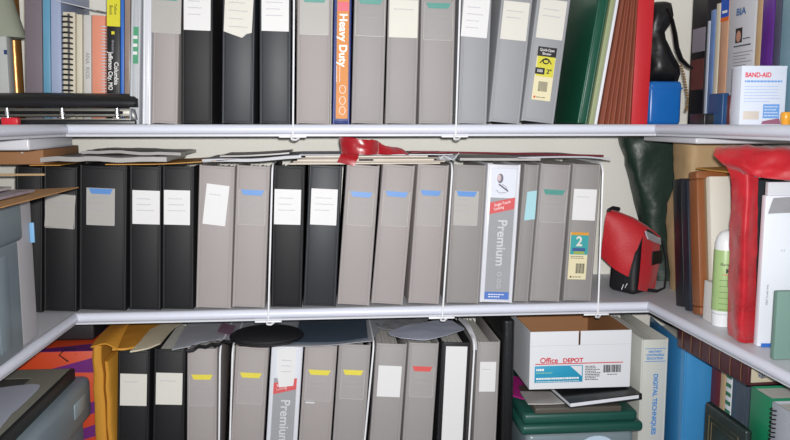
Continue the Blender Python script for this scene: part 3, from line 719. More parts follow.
# small things in front
def bandaid():
    L_, R_ = atY(739.5, 124, -.27), atY(783.5, 124, -.27); w = R_.x-L_.x; h = atY(740, 66, -.27).z-ZT
    yw = -.04
    t = thing('bandage_box', 'white adhesive bandage box with red lettering standing on the top shelf', 'box', ((L_.x+R_.x)/2, -.27, ZT+.0004), (0, 0, yw)); a = w/2
    m = MB(); m.box(-a, a, 0, .034, 0, h, mat('box_white', (216, 222, 236), .3, .03, 60), .0008); m.build('carton', t)
    m = MB(); m.box(-a-.0002, a+.0002, -.0002, .0342, h-.004, h+.0003, mat('box_white', 0), .0006); m.build('lid', t)
    r = mat('logo_red', (224, 56, 70), .4); m = MB(); b = mat('pack_blue', (110, 160, 222), .4); lb = mat('pack_lightblue', (168, 192, 228), .4)
    m.text('BAND-AID', .0115, r, face(Vector((-a+.006, -.0004, h-.0155)), 0), align='LEFT', bold=.00025, sx=.84)
    printlines(m, -a+.006, a-.008, h-.029, h-.023, 1, -.0003, b, .003)
    printlines(m, -a+.006, a-.010, .038, h-.032, 6, -.0003, lb, .0012)
    m.box(.001, a-.010, -.0004, 0, .012, .036, b); printlines(m, .003, a-.012, .014, .034, 4, -.0006, mat('box_white', 0), .0016)
    m.hexa([Vector(q) for q in ((-.001, -.0008, .002), (a-.006, -.0008, .002), (a-.006, 0, .002), (-.001, 0, .002), (.001, -.0008, .007), (a-.010, -.0008, .012), (a-.010, 0, .012), (.001, 0, .007))], mat('rosy_print', (150, 96, 120), .5))
    m.box(-a+.006, -.006, -.0004, 0, .010, .024, mat('beige_print', (210, 200, 190), .5), .0001)
    m.build('front_print', t)
bandaid()
def small(name, label, cat, xl, xr, yt, Y, D, m_, bev=.002, zd=ZT):
    a_, b_ = atY(xl, 122, Y).x, atY(xr, 122, Y).x
    return rounded_box_thing(name, label, cat, a_, b_, Y, Y+D, zd+.0004, atY((xl+xr)/2, yt, Y).z, m_, bev)
small('bookend', 'low black base block in front of thin booklets, top right', 'bookend', 704, 720.5, 113.5, -.20+.04, .06, PLAST)
small('blue_packet', 'small dark blue packet left of the red-brown wallet', 'packet', 721.5, 728, 93, -.19, .05, mat('deep_blue_plastic', (28, 70, 116), .4))
small('wallet', 'small glossy red-brown case standing left of the first-aid box', 'case', 729, 737.5, 95, -.20, .045, mat('oxblood', (96, 44, 42), .25))
p = atY(786, 118, -.30); m = MB(); m.lathe([(.0001, 0), (.007, 0), (.0075, .006), (.0085, .008), (.009, .018), (.0075, .022), (.0001, .023)], mat('amber_plastic', (230, 160, 50), .3), seg=24)
tag(m.build('amber_cap', loc=(p.x, -.30, ZT+.0004)), 'little amber-yellow cap right of the white bandage box', 'cap')

# ------------------------------------------------------------------ middle shelf, left end
PLBOX = mat('greyblue_plastic', (118, 132, 140), .45, .1, 60, .04, 7)
def storage_box():
    zt = .262; x1 = .007; t = thing('storage_box', 'large grey-blue plastic storage box at the left edge, middle shelf', 'storage box', (x1-.15, -.43, Z1+.0025))
    m = MB(); m.box(-.148, .143, -.175, .175, 0, zt-.066-Z1, PLBOX, .008, seg=3)
    for k in range(4): m.box(.1425, .1445, -.13+.07*k, -.085+.07*k, .02, .17, PLBOX, .001)
    m.build('body', t)
    m = MB(); m.box(-.152, .150, -.18, .18, zt-.070-Z1, zt-Z1-.003, PLBOX, .009, seg=3); m.build('lid', t)
storage_box()
fh = rounded_box_thing('file_holder', 'pale grey file holder behind the storage box, middle shelf left', 'file holder', -.2, -.008, -.243, -.172, Z1+.0025, .255, mat('warmgrey_plastic', (170, 168, 172), .5, .1, 60, .04, 7), .005)
KR = mat('manila_brown', (176, 128, 72), .6, .15, 70, .1, 16)
flat_xy('manila_envelope', 'brown envelope lying on the grey-blue storage box, its edge curling out', 'envelope', -.22, .070, -.52, -.16, .2645, KR, .0016, zf=lambda u, v: .001+.008*u*u, nx=6, ny=5)
flat_xy('magazine', 'thin magazine on the brown envelope at left, red cover edge showing', 'magazine', -.24, .028, -.50, -.25, .272, mat('magazine_cover', (150, 140, 150), .35, 0, 1, .5, 30), .004, zf=lambda u, v: .0+.004*(1-u)*v+.004*u)
flat_xy('paper_stack', 'small stack of white and grey papers on the magazine, far left', 'paper', -.23, .0, -.47, -.27, .2785, NEWS, .004, zf=lambda u, v: .004+.003*(1-u))
rounded_box_thing('small_red_book', 'small red-edged book on the papers at the far left edge', 'book', -.21, -.008, -.44, -.30, .2865, .2945, mat('dull_red_cover', (176, 60, 66), .5), .001)
CB = mat('cardboard', (158, 112, 74), .7, .15, 60, .06, 9)
m = MB(); m.box(.0962, .104, .020, .024, .170, .205, mat('blue_tag', (120, 170, 210), .5), .001); m.build('blue_tag', fh)
def brown_box():
    t = thing('cardboard_box', 'brown cardboard box squeezed under the top shelf at left', 'box', (-.15, .13, .3045))
    m = MB(); m.box(-.11, .10, -.11, .11, 0, .0315, CB, .0015); m.build('carton', t)
    m = MB(); m.tube([(.060, -.1104, .024), (.061, -.1112, .022)], .0025, CREAM, 8); m.build('sticker_dot', t)
brown_box()
rounded_box_thing('flat_box', 'flat white box on the brown cardboard box, far left', 'box', -.26, atY(29, 143, -.12).x, -.12, .12, .3366, .3576, WHITEV, .004)
m = MB(); m.box(-.16, .0, -.003, .003, 0, .004, mat('pale_wood', (190, 160, 120), .6)); m.box(-.16, -.154, -.003, .003, .004, .028, mat('pale_wood', 0))
tag(m.build('wooden_frame_piece', loc=(atY(45, 176, .003).x, .003, .2838-.0)), 'thin pale wooden strip in front of the unlabelled black binder', 'wood strip')

# ------------------------------------------------------------------ papers on the middle row
zt1 = Z1+.2947
x = lambda px_, Y=.05, y=158: atY(px_, y, Y).x
ENVO = mat('orange_envelope', (206, 150, 70), .55, .15, 80, .08, 14)
flat_xy('manila_envelope', 'manila envelope lying on the black binders, orange front edge, middle row', 'envelope', x(112), x(238), .0, .22, zt1+.0012, ENVO, .0014, zf=lambda u, v: .001+.009*max(0, u-.35)**1.5*2, nx=7)
flat_xy('magazine', 'rumpled grey magazine on the black binders at the left of middle row', 'magazine', x(50), x(172), -.004, .21, zt1+.0115, NEWS, .009, zf=lambda u, v: .0002+.0018*math.sin(u*5)*(1-u)+.001*v, nx=8, wob=.0022, ws=22)
flat_xy('magazine', 'second grey magazine lying behind on top of the rumpled one', 'magazine', x(80), x(180), .06, .25, zt1+.0225, NEWS, .006, zf=lambda u, v: .0005+.0012*math.sin(u*4+1)-.002*u*u, nx=8, wob=.002, ws=20)
flat_xy('orange_folder', 'folded orange-brown envelope flap on the left of middle row papers', 'envelope', x(40), x(70), -.008, .0+.14, zt1+.001, ENVO, .0014, zf=lambda u, v: .0006, nx=4)
flat_xy('paper_sheet', 'curled grey sheets over the two grey binders and wire, middle row', 'paper', x(206), x(302), .0, .22, zt1+.0075, GREYPAPER, .006, zf=lambda u, v: .001+.007*u*u+.001*math.sin(9*u), nx=8)
flat_xy('paper_sheet', 'dark-edged grey sheet lying over the curled grey sheets, middle row', 'paper', x(222), x(290), .02, .2, zt1+.0145, NEWS, .003, zf=lambda u, v: .002+.006*u*u, nx=8)
edge_cols = [(206, 196, 182), (180, 170, 160), (222, 212, 196), (150, 140, 130), (214, 206, 196)]
for i in range(5):
    m = MB(); x0, x1 = x(290+4*i), x(437-3*i+(i % 2)*8); c = (x0+x1)/2; z0 = Z1+.2948+i*.0035
    mm = mat('magazine_edge_%s' % 'abcde'[i], edge_cols[i], .5, .1, 200, .12, 60)
    m.box(x0-c, x1-c, 0, .215, 0, .0033, mm, .0008)
    if i == 2: m.box(x(358)-c, x(372)-c, -.0004, 0, .0002, .0031, DKINK)
    o = m.build('magazine', loc=(c, .002+.003*(i % 2), z0))
    tag(o, ['magazine at the bottom of the pile under the red ribbon', 'second magazine from the bottom of the pile under the red ribbon', 'middle magazine of the pile under red ribbon, dark mark on its edge',
            'second magazine from the top of the pile under the red ribbon', 'topmost magazine of the pile, touching the red ribbon'][i], 'magazine', 'magazines piled under the red ribbon')
flat_xy('paper_sheet', 'white paper sheet on top of the magazine pile beside the ribbon', 'paper', x(300), x(449), .004, .2, Z1+.3128, WHPAPER, .0012, zf=lambda u, v: .001 if u < .9 else .0005, nx=8)
flat_xy('paper_sheet', 'crumpled torn white paper poking out right of the magazine pile', 'paper', x(436), x(455), -.006, .05, zt1+.0050, WHPAPER, .001, zf=lambda u, v: .010*u*(1-v)+.004+.005*math.sin(7*u+4*v), nx=6, ny=5, wob=.003, ws=60)
flat_xy('magazine', 'grey magazine on the darker grey and white binders, right part of middle row', 'magazine', x(456), x(534), .0, .2, zt1+.0065, NEWS, .005, zf=lambda u, v: .003-.001*u, nx=8)
flat_xy('magazine', 'curling grey magazine over the right end of middle row', 'magazine', x(512), x(603), .0, .21, zt1+.0095, GREYPAPER, .003, zf=lambda u, v: .002+.002*math.sin(u*3.2)-.006*max(0, u-.75)*2, nx=9)
DKR = mat('dark_red_card', (110, 34, 44), .5)
m = MB(); n = 12
m.tube([Vector((x(408)+(x(600)-x(408))*i/n, .03, zt1+.0235-.0095*(i/n)**1.3)) - Vector((x(500), .03, zt1+.02)) for i in range(n+1)], .0022, DKR, 8)
tag(m.build('dark_red_cord', loc=(x(500), .03, zt1+.02)), 'thin dark red cord running right over the papers in middle row', 'cord')
# red ribbon
RIB = mat('red_ribbon', (160, 12, 26), .28, .3, 60, .15, 30, alpha=.93, sheen=.3)
def ribbon():
    zb = Z1+.3150
    t = thing('red_ribbon', 'curled shiny red ribbon lying on the magazine pile, middle row', 'ribbon', (x(368), .07, zb))
    c = Vector((x(368), .07, zb))
    def band(pts, h, nm, wob=.0015):
        rows = [[Vector((px_, Y, z))-c for px_, Y, z in pts]]
        rows.append([v+Vector((0.001, .002, h*.5)) for v in rows[0]]); rows.append([v+Vector((0, 0, h)) for v in rows[0]])
        m = MB(); m.sheet(rows, RIB, .0006, 5, wob, 60); m.build(nm, t, sharp=60)
    cx, cy = x(360, -.01), -.010
    def wavy(cx_, cy_, rx, ry, h0, n, ph, nm, z0):
        pts = [k*math.pi/6+ph for k in range(n)]
        lo = [Vector((cx_+rx*math.cos(a_), cy_+ry*math.sin(a_), z0+.003*max(0, math.sin(a_*2))))-c for a_ in pts]
        hi = [Vector((cx_-.002+rx*1.08*math.cos(a_), cy_+ry*1.0*math.sin(a_), z0+h0-.006*math.sin(a_*1.0+.4)**2-.010*max(0, math.cos(a_))))-c for a_ in pts]
        md = [l.lerp(u_, .5)+Vector((.0015*math.sin(3*k), -.002*math.cos(2*k), 0)) for k, (l, u_) in enumerate(zip(lo, hi))]
        for v in hi: v.z = min(v.z, .0345)
        m = MB(); m.sheet([lo, md, hi], RIB, .0006, 5, .0018, 70); m.build(nm, t, sharp=60)
    wavy(cx, cy, .036, .032, .036, 17, .3, 'ribbon_coil', zb+.0008)
    wavy(cx-.001, cy, .026, .022, .030, 12, .0, 'ribbon_coil', zb+.0012)
    P = [atY(348, 149, -.004), atY(346, 160, -.006), atY(343, 163, -.008)]
    m = MB(); m.sheet([[atY(344, 148, .0)-c, atY(361, 149, .0)-c], [atY(340, 156, -.010)-c, atY(358, 158, -.010)-c], [atY(337, 162, -.014)-c, atY(354, 166, -.014)-c]], RIB, .0006, 5, .001, 60); m.build('ribbon_tail', t)
    m = MB(); rows = []
    for k_, (u, zz) in enumerate(((371, .030), (378, .027), (384, .018), (390, .016), (397, .014), (403, .010), (408, .003))):
        X = x(u, -.02); yy = -.016+.007*math.sin(k_*1.7); rows.append([Vector((X, yy-.006, zb+.0006))-c, Vector((X+.002, yy, zb+zz*.55))-c, Vector((X, yy+.009, zb+zz))-c])
    m.sheet(rows, RIB, .0006, 5, .002, 50); m.build('ribbon_tail', t)
    m = MB(); m.sheet([[Vector((x(410), .02, zb+.0015))-c, Vector((x(425), .02, zb+.004))-c, Vector((x(445), .02, zb+.001))-c], [Vector((x(410), .05, zb+.0015))-c, Vector((x(425), .05, zb+.004))-c, Vector((x(445), .05, zb+.001))-c]], RIB, .0006, 5); m.build('ribbon_tail', t)
ribbon()

# ------------------------------------------------------------------ middle shelf, right corner
RED = mat('red_nylon', (186, 28, 38), .55, .3, 300, .06, 14, sheen=.2)
BNY = mat('black_nylon', (20, 20, 24), .6, .3, 260, .1, 12)
def lunch_bag():
    A, B, E = atZ(605, 290, Z1), atZ(634, 297, Z1), atZ(657, 291, Z1); G = A+(E-B)
    z0 = Z1+.001; c = Vector(((A.x+E.x)/2, (A.y+B.y)/2+.01, z0))
    t = thing('shoulder_bag', 'small red and black shoulder bag at the back right corner', 'bag', c)
    tl, tr, te = atY(611, 214, .115), atY(640, 232, .075), atY(660, 240, .12)
    def V(p, z=None): return Vector((p.x, p.y, p.z if z is None else z))-c
    H = [V(A, z0), V(B, z0), V(E, z0), V(G, z0)]
    tG = te+(tl-tr)+Vector((0, .01, .0))
    T = [V(tl), V(tr), V(te), V(tG)]
    m = MB(); m.hexa([h_.lerp(sum(H, Vector())/4, .06) for h_ in H]+[h_.lerp(sum(T, Vector())/4, .12)-Vector((0, 0, .006)) for h_ in T], BNY, .013, seg=4); m.build('bag_body', t, sharp=60)
    out = ((V(B)-V(A)).cross(Vector((0, 0, 1)))).normalized()
    if out.y > 0: out = -out
    o1 = out*.006
    # front flap, from the top edge down over the front
    a_ = [T[3]+Vector((.0, .0, .004)), T[2]+Vector((0, 0, .006))]
    b_ = [T[0]+Vector((-.004, 0, .008))+o1*.3, T[1].lerp(T[2], .35)+Vector((.0, 0, .012))]
    L0, L1 = H[0].lerp(T[0], .44)+o1*1.4+Vector((-.008, 0, 0)), H[1].lerp(T[1], .30)+o1*1.8+Vector((-.006, 0, 0))
    mid_ = [L0.lerp(b_[0], .5)+o1*.8, L1.lerp(b_[1], .5)+o1*1.6]
    m = MB(); m.sheet([[a_[0], a_[0].lerp(a_[1], .5)+Vector((0, 0, .004)), a_[1]], [b_[0], b_[0].lerp(b_[1], .5)+o1*.4+Vector((0, 0, .006)), b_[1]], [mid_[0], mid_[0].lerp(mid_[1], .5)+o1*.6, mid_[1]], [L0, L0.lerp(L1, .5)+o1*.3-Vector((0, 0, .004)), L1]], RED, .003, 6, .0012, 35)
    m.build('front_flap', t, sharp=60)
    m = MB(); m.tube([b_[1], mid_[1]+o1*.2, L1+o1*.3], .0022, BNY, 6); m.build('flap_piping', t)
    # end panel
    en = (V(E)-V(B)).cross(Vector((0, 0, 1))).normalized()
    if en.x < 0: en = -en
    if en.y > 0: en = -en
    def q(u, v): return (H[1].lerp(H[2], u)).lerp(T[1].lerp(T[2], u), v)+en*.004
    m = MB(); m.sheet([[q(.10, .10), q(.5, .04), q(.80, .08)], [q(.1, .5), q(.5, .5)+en*.006, q(.9, .5)], [q(.1, .98), q(.5, 1.0), q(.9, .96)]], RED, .003, 6, .001, 40); m.build('end_panel', t, sharp=60)
    m = MB(); m.sheet([[q(.45, .50)+en*.007, q(.95, .56)+en*.005], [q(.45, .74)+en*.008, q(.95, .80)+en*.005]], BNY, .003, 4); m.build('end_patch', t)
    m = MB(); m.sheet([[q(.2, .92)+en*.006, q(.85, .90)+en*.006], [q(.15, 1.04)+en*.001, q(.9, 1.02)+en*.001]], mat('mesh_netting', (170, 172, 180), .5, .3, 300, .2, 90), .003, 4, .001, 80); m.build('net_pocket', t)
    P = [q(.95, .98)+Vector((.004, 0, 0)), q(1.2, .7)+Vector((0, -.008, 0)), q(1.22, .35)+Vector((0, -.012, 0)), q(1.0, .08)+en*.014, q(.6, .06)+en*.018, q(.3, .10)+en*.012]
    m = MB(); m.tube([p_ for p_ in P], .0042, BNY, 8, flat=.5); m.build('shoulder_strap', t)
    m = MB(); s0 = T[0]+Vector((0, 0, .004)); m.tube([s0+Vector((-.006, 0, -.01)), s0+Vector((-.006, -.002, .006)), s0+Vector((.004, 0, .010)), s0+Vector((.022, .01, .006))], .0042, BNY, 8); m.build('grab_loop', t)
    l0 = H[0].lerp(H[1], .62)+o1*.7
    m = MB(); m.tube([l0+Vector((.0, 0, .010)), l0+Vector((.004, 0, .022)), l0+Vector((.007, -.001, .014)), l0+Vector((.012, -.001, .024))], .0010, WHITEV, 5); m.build('white_logo', t)
lunch_bag()
def soft_bag(name, label, cat, prof, Yc, yd, m_, z0, noise_amp=.006, freq=18, e=.6, seed=0, zmax=None, Yp=None):
    rings = []; 
    for y, xl, xr in prof:
        L_, R_ = atY(xl, y, Yp or Yc), atY(xr, y, Yp or Yc); z = max(z0, L_.z)
        if zmax: z = min(z, zmax)
        rings.append((z, (L_.x+R_.x)/2, (R_.x-L_.x)/2))
    c = Vector((sum(r[1] for r in rings)/len(rings), Yc, z0)); R = []
    # resample
    dense = []
    for (a_, b_) in zip(rings, rings[1:]):
        for k in range(4): dense.append(tuple(a_[i]+(b_[i]-a_[i])*k/4 for i in range(3)))
    dense.append(rings[-1])
    for i, (z, cx, rx) in enumerate(dense):
        ring = []
        for k in range(40):
            q = 2*math.pi*k/40; ca, sa = math.cos(q), math.sin(q)
            v = Vector((cx+rx*math.copysign(abs(ca)**e, ca), Yc+yd*math.copysign(abs(sa)**e, sa), z))-c
            nn = noise.noise_vector(v*freq+Vector((seed, 0, 0)))*noise_amp; nn.z = 0
            f = 1 if 0 < i < len(dense)-1 else .3
            ring.append(v+nn*f)
        R.append(ring)
    m = MB(); m.loft(R, m_); return tag(m.build(name, loc=c, sharp=60), label, cat)
soft_bag('garment_bag', 'dark green crinkled plastic bag standing behind the red bag', 'bag', [(290, 648, 688), (250, 644, 688), (210, 639, 688), (180, 631, 690), (150, 624, 692), (138, 620, 692)], .245, .040, mat('darkgreen_plastic', (34, 52, 44), .42, .8, 45, .25, 14), Z1+.0006, .006, 34, .55, 2, .352)
KP = mat('kraft_paper', (186, 156, 116), .65, .4, 26, .08, 9)
soft_bag('kraft_bag', 'crumpled tan kraft paper bag behind the black books, right corner', 'paper bag', [(295, 675, 736), (262, 673, 736), (230, 672, 736), (205, 673, 734), (190, 679, 732), (165, 679, 732), (141, 679, 732)], .095, .050, KP, Z1+.0006, .006, 34, .45, 5, .3425)
rounded_box_thing('white_tray', 'flat white plastic tray edge on the kraft bag, under the top shelf', 'tray', atY(696, 139, -.12).x, 1.40, -.12, .13, .3455, .3575, WHITEV, .004)
LB = -.16
side_book('book', 'black hardcover book nearest the kraft bag, middle right shelf', 'book', 676, 684.5, 305, 1.224, Z1, .262, .18, mat('black_cover', 0), lean=LB, group='books on the right middle shelf')
side_book('book', 'navy-black book left of the wooden frame, middle right shelf', 'book', 685, 691, 309, 1.224, Z1, .262, .18, mat('navyblack_cover', (28, 34, 48), .45, .1, 60), lean=LB, group='books on the right middle shelf')
WOOD = mat('walnut_wood', (140, 84, 48), .45, .25, 40, .2, 14)
def wood_frame():
    Ya, Yb = atX(691.6, 314, 1.224).y-.001, atX(700.5, 317, 1.224).y; w = (Ya-Yb)*math.cos(LB)
    t = thing('picture_frame', 'brown wooden picture frame standing on edge among the right side books', 'picture frame', (1.224, (Ya+Yb)/2, Z1+.0006+w/2*math.sin(-LB)), (0, LB, -math.pi/2)); a = w/2-.0004; h = .282; d = .064; b = .016
    for q in ((0, d, 0, b), (0, d, h-b, h)): 
        m = MB(); m.box(-a, a, q[0], q[1], q[2], q[3], WOOD, .003); m.build('frame_rail', t)
    for y0 in (0, d-b):
        m = MB(); m.box(-a, a, y0, y0+b, b, h-b, WOOD, .003); m.build('frame_rail', t)
    m = MB(); m.box(-a+.003, a-.003, b-.003, d-b+.003, b-.003, h-b+.003, mat('frame_backing', (120, 96, 70), .8)); m.build('backing_board', t)
wood_frame()
side_book('card_pack', 'stack of white cards right of the brown wooden frame', 'cards', 702.2, 714, 310, 1.2445, Z1, .270, .042, mat('cream_white_card', (222, 218, 206), .55, .05, 60, .02, 9), soft=True, lean=LB)
rounded_box_thing('card_pack', 'shorter white card box in front of the tall white cards', 'cards', 1.226, 1.2400, atX(713, 310, 1.226).y, atX(703, 310, 1.226).y, Z1+.0005, .085, mat('white_card', (216, 214, 210), .55, .05, 60), .001)
def colourful(t, w, h):
    m = MB(); cs = [(40, 150, 150), (170, 60, 120), (60, 110, 60), (200, 160, 60), (40, 60, 130)]
    for i in range(26):
        c = cs[i % 5]; x_, z = random.uniform(-w/2+.004, w/2-.010), random.uniform(.10, h-.012); r = random.uniform(.003, .007)
        m.loft([[Vector((x_+r*math.cos(q*.785)*1.2, y, z+r*math.sin(q*.785))) for q in range(8)] for y in (-.0002, -.0005-.00002*i)], mat('floral_%s' % 'abcde'[i % 5], c, .45))
    m.build('floral_print', t)
side_book('book', 'book with colourful floral spine behind the white lotion bottle', 'book', 726.5, 741, 290, 1.292, Z1, .272, .14, mat('darkfloral_cover', (30, 40, 48), .45), extra=colourful, group='books on the right middle shelf')
flat_xy('orange_folder', 'orange-tan envelope lying on the books behind the white bottle', 'envelope', 1.245, 1.43, -.235, -.05, Z1+.2845, ENVO, .0025, zf=lambda u, v: .002+.006*u, nx=5)
def bottle():
    p_ = atZ(722, 325, Z1); t = thing('lotion_bottle', 'white lotion bottle with green label on the right middle shelf', 'bottle', (p_.x, p_.y, Z1+.0005))
    WP = mat('bottle_white', (228, 230, 232), .3); h = .180
    m = MB(); m.lathe([(.0001, .024), (.0195, .024), (.0203, .028), (.0203, .140), (.0195, .156), (.0165, .168), (.011, h-.004), (.004, h), (.0001, h)], WP, seg=40); m.build('bottle_body', t)
    m = MB(); m.lathe([(.0001, 0), (.0185, 0), (.0192, .002), (.0196, .0232), (.0001, .0236)], WP, seg=40); m.build('cap', t)
    m = MB(); m.lathe([(.0205, .030), (.0208, .031), (.0208, .143), (.0205, .144)], mat('label_green', (160, 188, 126), .4, 0, 1, .08, 20), seg=40)
    yaw = math.atan2(-p_.x+CAM.x, p_.y-CAM.y)
    R = Matrix.Rotation(math.atan2(CAM.x-p_.x, -(CAM.y-p_.y)), 4, 'Z')
    def on(tx, s, x_, z, mm, bold=0):
        m.text(tx, s, mm, R @ face(Vector((x_, -.0212, z))), bold=bold)
    on('Renew', .008, .003, .118, DKINK); on('M', .011, .006, .106, DKINK, .0005)
    m.box(-.004, .014, -.0213, -.0207, .0985, .0997, mat('logo_red', 0), M=R)
    for i in range(6): m.box(-.008, .008, -.0213, -.0209, .088-.011*i, .0888-.011*i, mat('green_print', (60, 110, 60), .5), M=R)
    m.build('label', t)
bottle()
# red mesh bag draped over the papers
def net():
    m = bpy.data.materials.new('red_mesh'); m.use_nodes = True; nt = m.node_tree; b = nt.nodes['Principled BSDF']
    b.inputs['Base Color'].default_value = (lin(204), lin(24), lin(40), 1); b.inputs['Roughness'].default_value = .5; b.inputs['Sheen Weight'].default_value = .3
    tc = nt.nodes.new('ShaderNodeTexCoord'); wv = nt.nodes.new('ShaderNodeTexNoise'); wv.inputs['Scale'].default_value = 22
    mr = nt.nodes.new('ShaderNodeMapRange'); mr.inputs[1].default_value = .3; mr.inputs[2].default_value = .7; mr.inputs[3].default_value = .42; mr.inputs[4].default_value = .86
    nt.links.new(tc.outputs['Object'], wv.inputs['Vector']); nt.links.new(wv.outputs['Fac'], mr.inputs[0]); nt.links.new(mr.outputs[0], b.inputs['Alpha'])
    return m
NET = net()
def mesh_bag():
    c = atY(760, 170, -.32); t = thing('mesh_bag', 'translucent red mesh bag draped over the white papers at right', 'mesh bag', (c.x, c.y, Z1+.0006)); c = Vector((c.x, c.y, Z1+.0006))
    def row(*pts): return [atY(a_, b_, Y)-c for a_, b_, Y in pts]
    rows = [row((728, 141, -.22), (745, 139, -.25), (768, 138.5, -.28), (798, 139, -.30)),
            row((715, 149, -.26), (740, 148, -.30), (768, 148, -.33), (798, 152, -.36)),
            row((716, 158, -.28), (744, 163, -.325), (768, 164, -.35), (798, 168, -.38)),
            row((740, 176, -.30), (748, 174, -.33), (764, 178, -.352), (798, 181, -.385))]
    for r in rows:
        for v in r: v.z = min(v.z, .350-Z1-.006)
    m = MB(); m.sheet(rows, NET, .0008, 8, .0045, 38); m.build('bag_top', t, sharp=70)
    rows = [row((722, 158, -.28), (741, 156, -.31), (760, 164, -.318)),
            row((731, 180, -.29), (747, 182, -.32), (758, 184, -.318)),
            row((730, 230, -.275), (744, 230, -.325), (757, 230, -.316)),
            row((728.5, 290, -.27), (742, 290, -.32), (756, 290, -.314)),
            row((728, 332, -.268), (740, 338, -.315), (755, 340, -.312)),
            row((731, 337, -.268), (742, 345, -.31), (752, 346, -.312))]
    for r in rows:
        for v in r: v.z = max(v.z, .005)
    m = MB(); m.sheet(rows, NET, .0008, 8, .0025, 34); m.build('bag_side', t, sharp=70)
mesh_bag()
def white_mailer():
    L_ = atZ(757, 347, Z1); t = thing('white_envelope', 'tall white envelope with torn plastic top, inside the red mesh bag', 'envelope', (L_.x, L_.y, Z1+.0006), (0, 0, -.05))
    h = atY(757, 196, L_.y).z-Z1; w = .22
    m = MB(); m.box(0, w, 0, .014, 0, h, mat('mailer_white', (222, 226, 234), .45, .05, 50, .02, 8), .002); m.build('envelope_body', t)
    m = MB(); m.box(.004, w, .002, .012, h, h+.022, mat('mailer_flap', (206, 208, 214), .4), .001); m.build('flap', t)
    m = MB(); m.sheet([[(.012, -.0015, h-.004), (.05, -.002, h-.002), (.10, -.0015, h-.004)], [(.004, -.002, h-.030), (.05, -.004, h-.028), (.10, -.002, h-.028)]], mat('clear_plastic_grey', (150, 150, 154), .2, .6, 60, .1, 40), .0008, 6, .001, 80); m.build('plastic_window', t)
    m = MB()
    m.text('FIRST CLASS MAIL', .0045, mat('grey_print', 0), face(Vector((.012, -.0004, .09)), -math.pi/2))
    m.text('4 2', .0055, INK, face(Vector((.034, -.0004, .165)), 0))
    m.build('printing', t)
    m = MB(); m.box(.006, .05, -.003, -.0006, .0, .006, mat('insert_blue', 0), .0004); m.build('blue_corner', t)
white_mailer()
p = atZ(776, 362, Z1); zt_ = atY(775, 292, -.41).z
m = MB(); m.box(0, .16, 0, .012, 0, zt_-Z1, mat('sage_card', (112, 142, 132), .55, .1, 70, .04, 9), .002)
tag(m.build('sage_folder', loc=(atY(775.5, 330, -.41).x, -.41, Z1+.0006)), 'sage green folder standing before the white envelope at right edge', 'folder')
flat_xy('plastic_wrap', 'crumpled clear grey plastic wrap on top of the white envelope', 'plastic wrap', atY(755, 190, -.33).x+.004, 1.33, -.334, -.318, atY(757, 196, -.336).z+.026, mat('clear_plastic_grey', 0), .0008, zf=lambda u, v: .004+.006*math.sin(9*u), nx=8, ny=3, wob=.003, ws=60)

# ------------------------------------------------------------------ bottom shelf, left corner
def tote():
    c = Vector((-.128, -.19, ZB+.0024)); t = thing('storage_box', 'grey-blue lidded plastic box at the bottom left under the dark portfolio', 'storage box', c)
    m = MB(); m.box(-.13, .132, -.2, .2, 0, .165, PLBOX, .008, seg=3); m.build('body', t)
    m = MB(); m.box(-.142, .146, -.215, .215, .150, .238, PLBOX, .014, seg=3); m.build('lid', t)
    m = MB(); m.box(.1455, .1485, .10, .165, .185, .215, mat('greyblue_light', (140, 154, 160), .4), .003); m.build('latch', t)
tote()
def portfolio():
    z0 = ZB+.2410; t = thing('portfolio', 'large flat dark portfolio with grey border lying on the grey-blue box', 'portfolio', (-.16, -.22, z0))
    DK = mat('portfolio_black', (26, 27, 28), .55, .2, 90); GB = mat('portfolio_grey', (128, 128, 116), .7, .2, 120, .06, 20)
    m = MB(); m.box(-.17, .158, -.23, .212, 0, .024, DK, .003); m.build('case', t)
    m = MB()
    for a_ in ((-.155, .150, .150, .204), (-.155, .150, -.22, -.185)): m.box(a_[0], a_[1], a_[2], a_[3], .0238, .0252, GB)
    for a_ in ((.096, .150, -.185, .150), (-.155, -.13, -.185, .150)): m.box(a_[0], a_[1], a_[2], a_[3], .0238, .0252, GB)
    m.build('border', t)
    m = MB(); m.box(-.13, .112, -.195, .175, .0236, .0246, mat('portfolio_inner', (72, 74, 72), .6)); m.build('panel', t)
portfolio()
flat('paper_sheet', 'torn white paper lying on the dark portfolio, bottom left', 'paper', [[(-60, 400), (0, 388), (34, 384)], [(-60, 420), (-5, 408), (39, 388)], [(-60, 450), (-10, 436), (10, 416)]], ZB+.2690, mat('bluewhite_paper', (176, 180, 194), .55, 0, 1, .03, 9), .001)
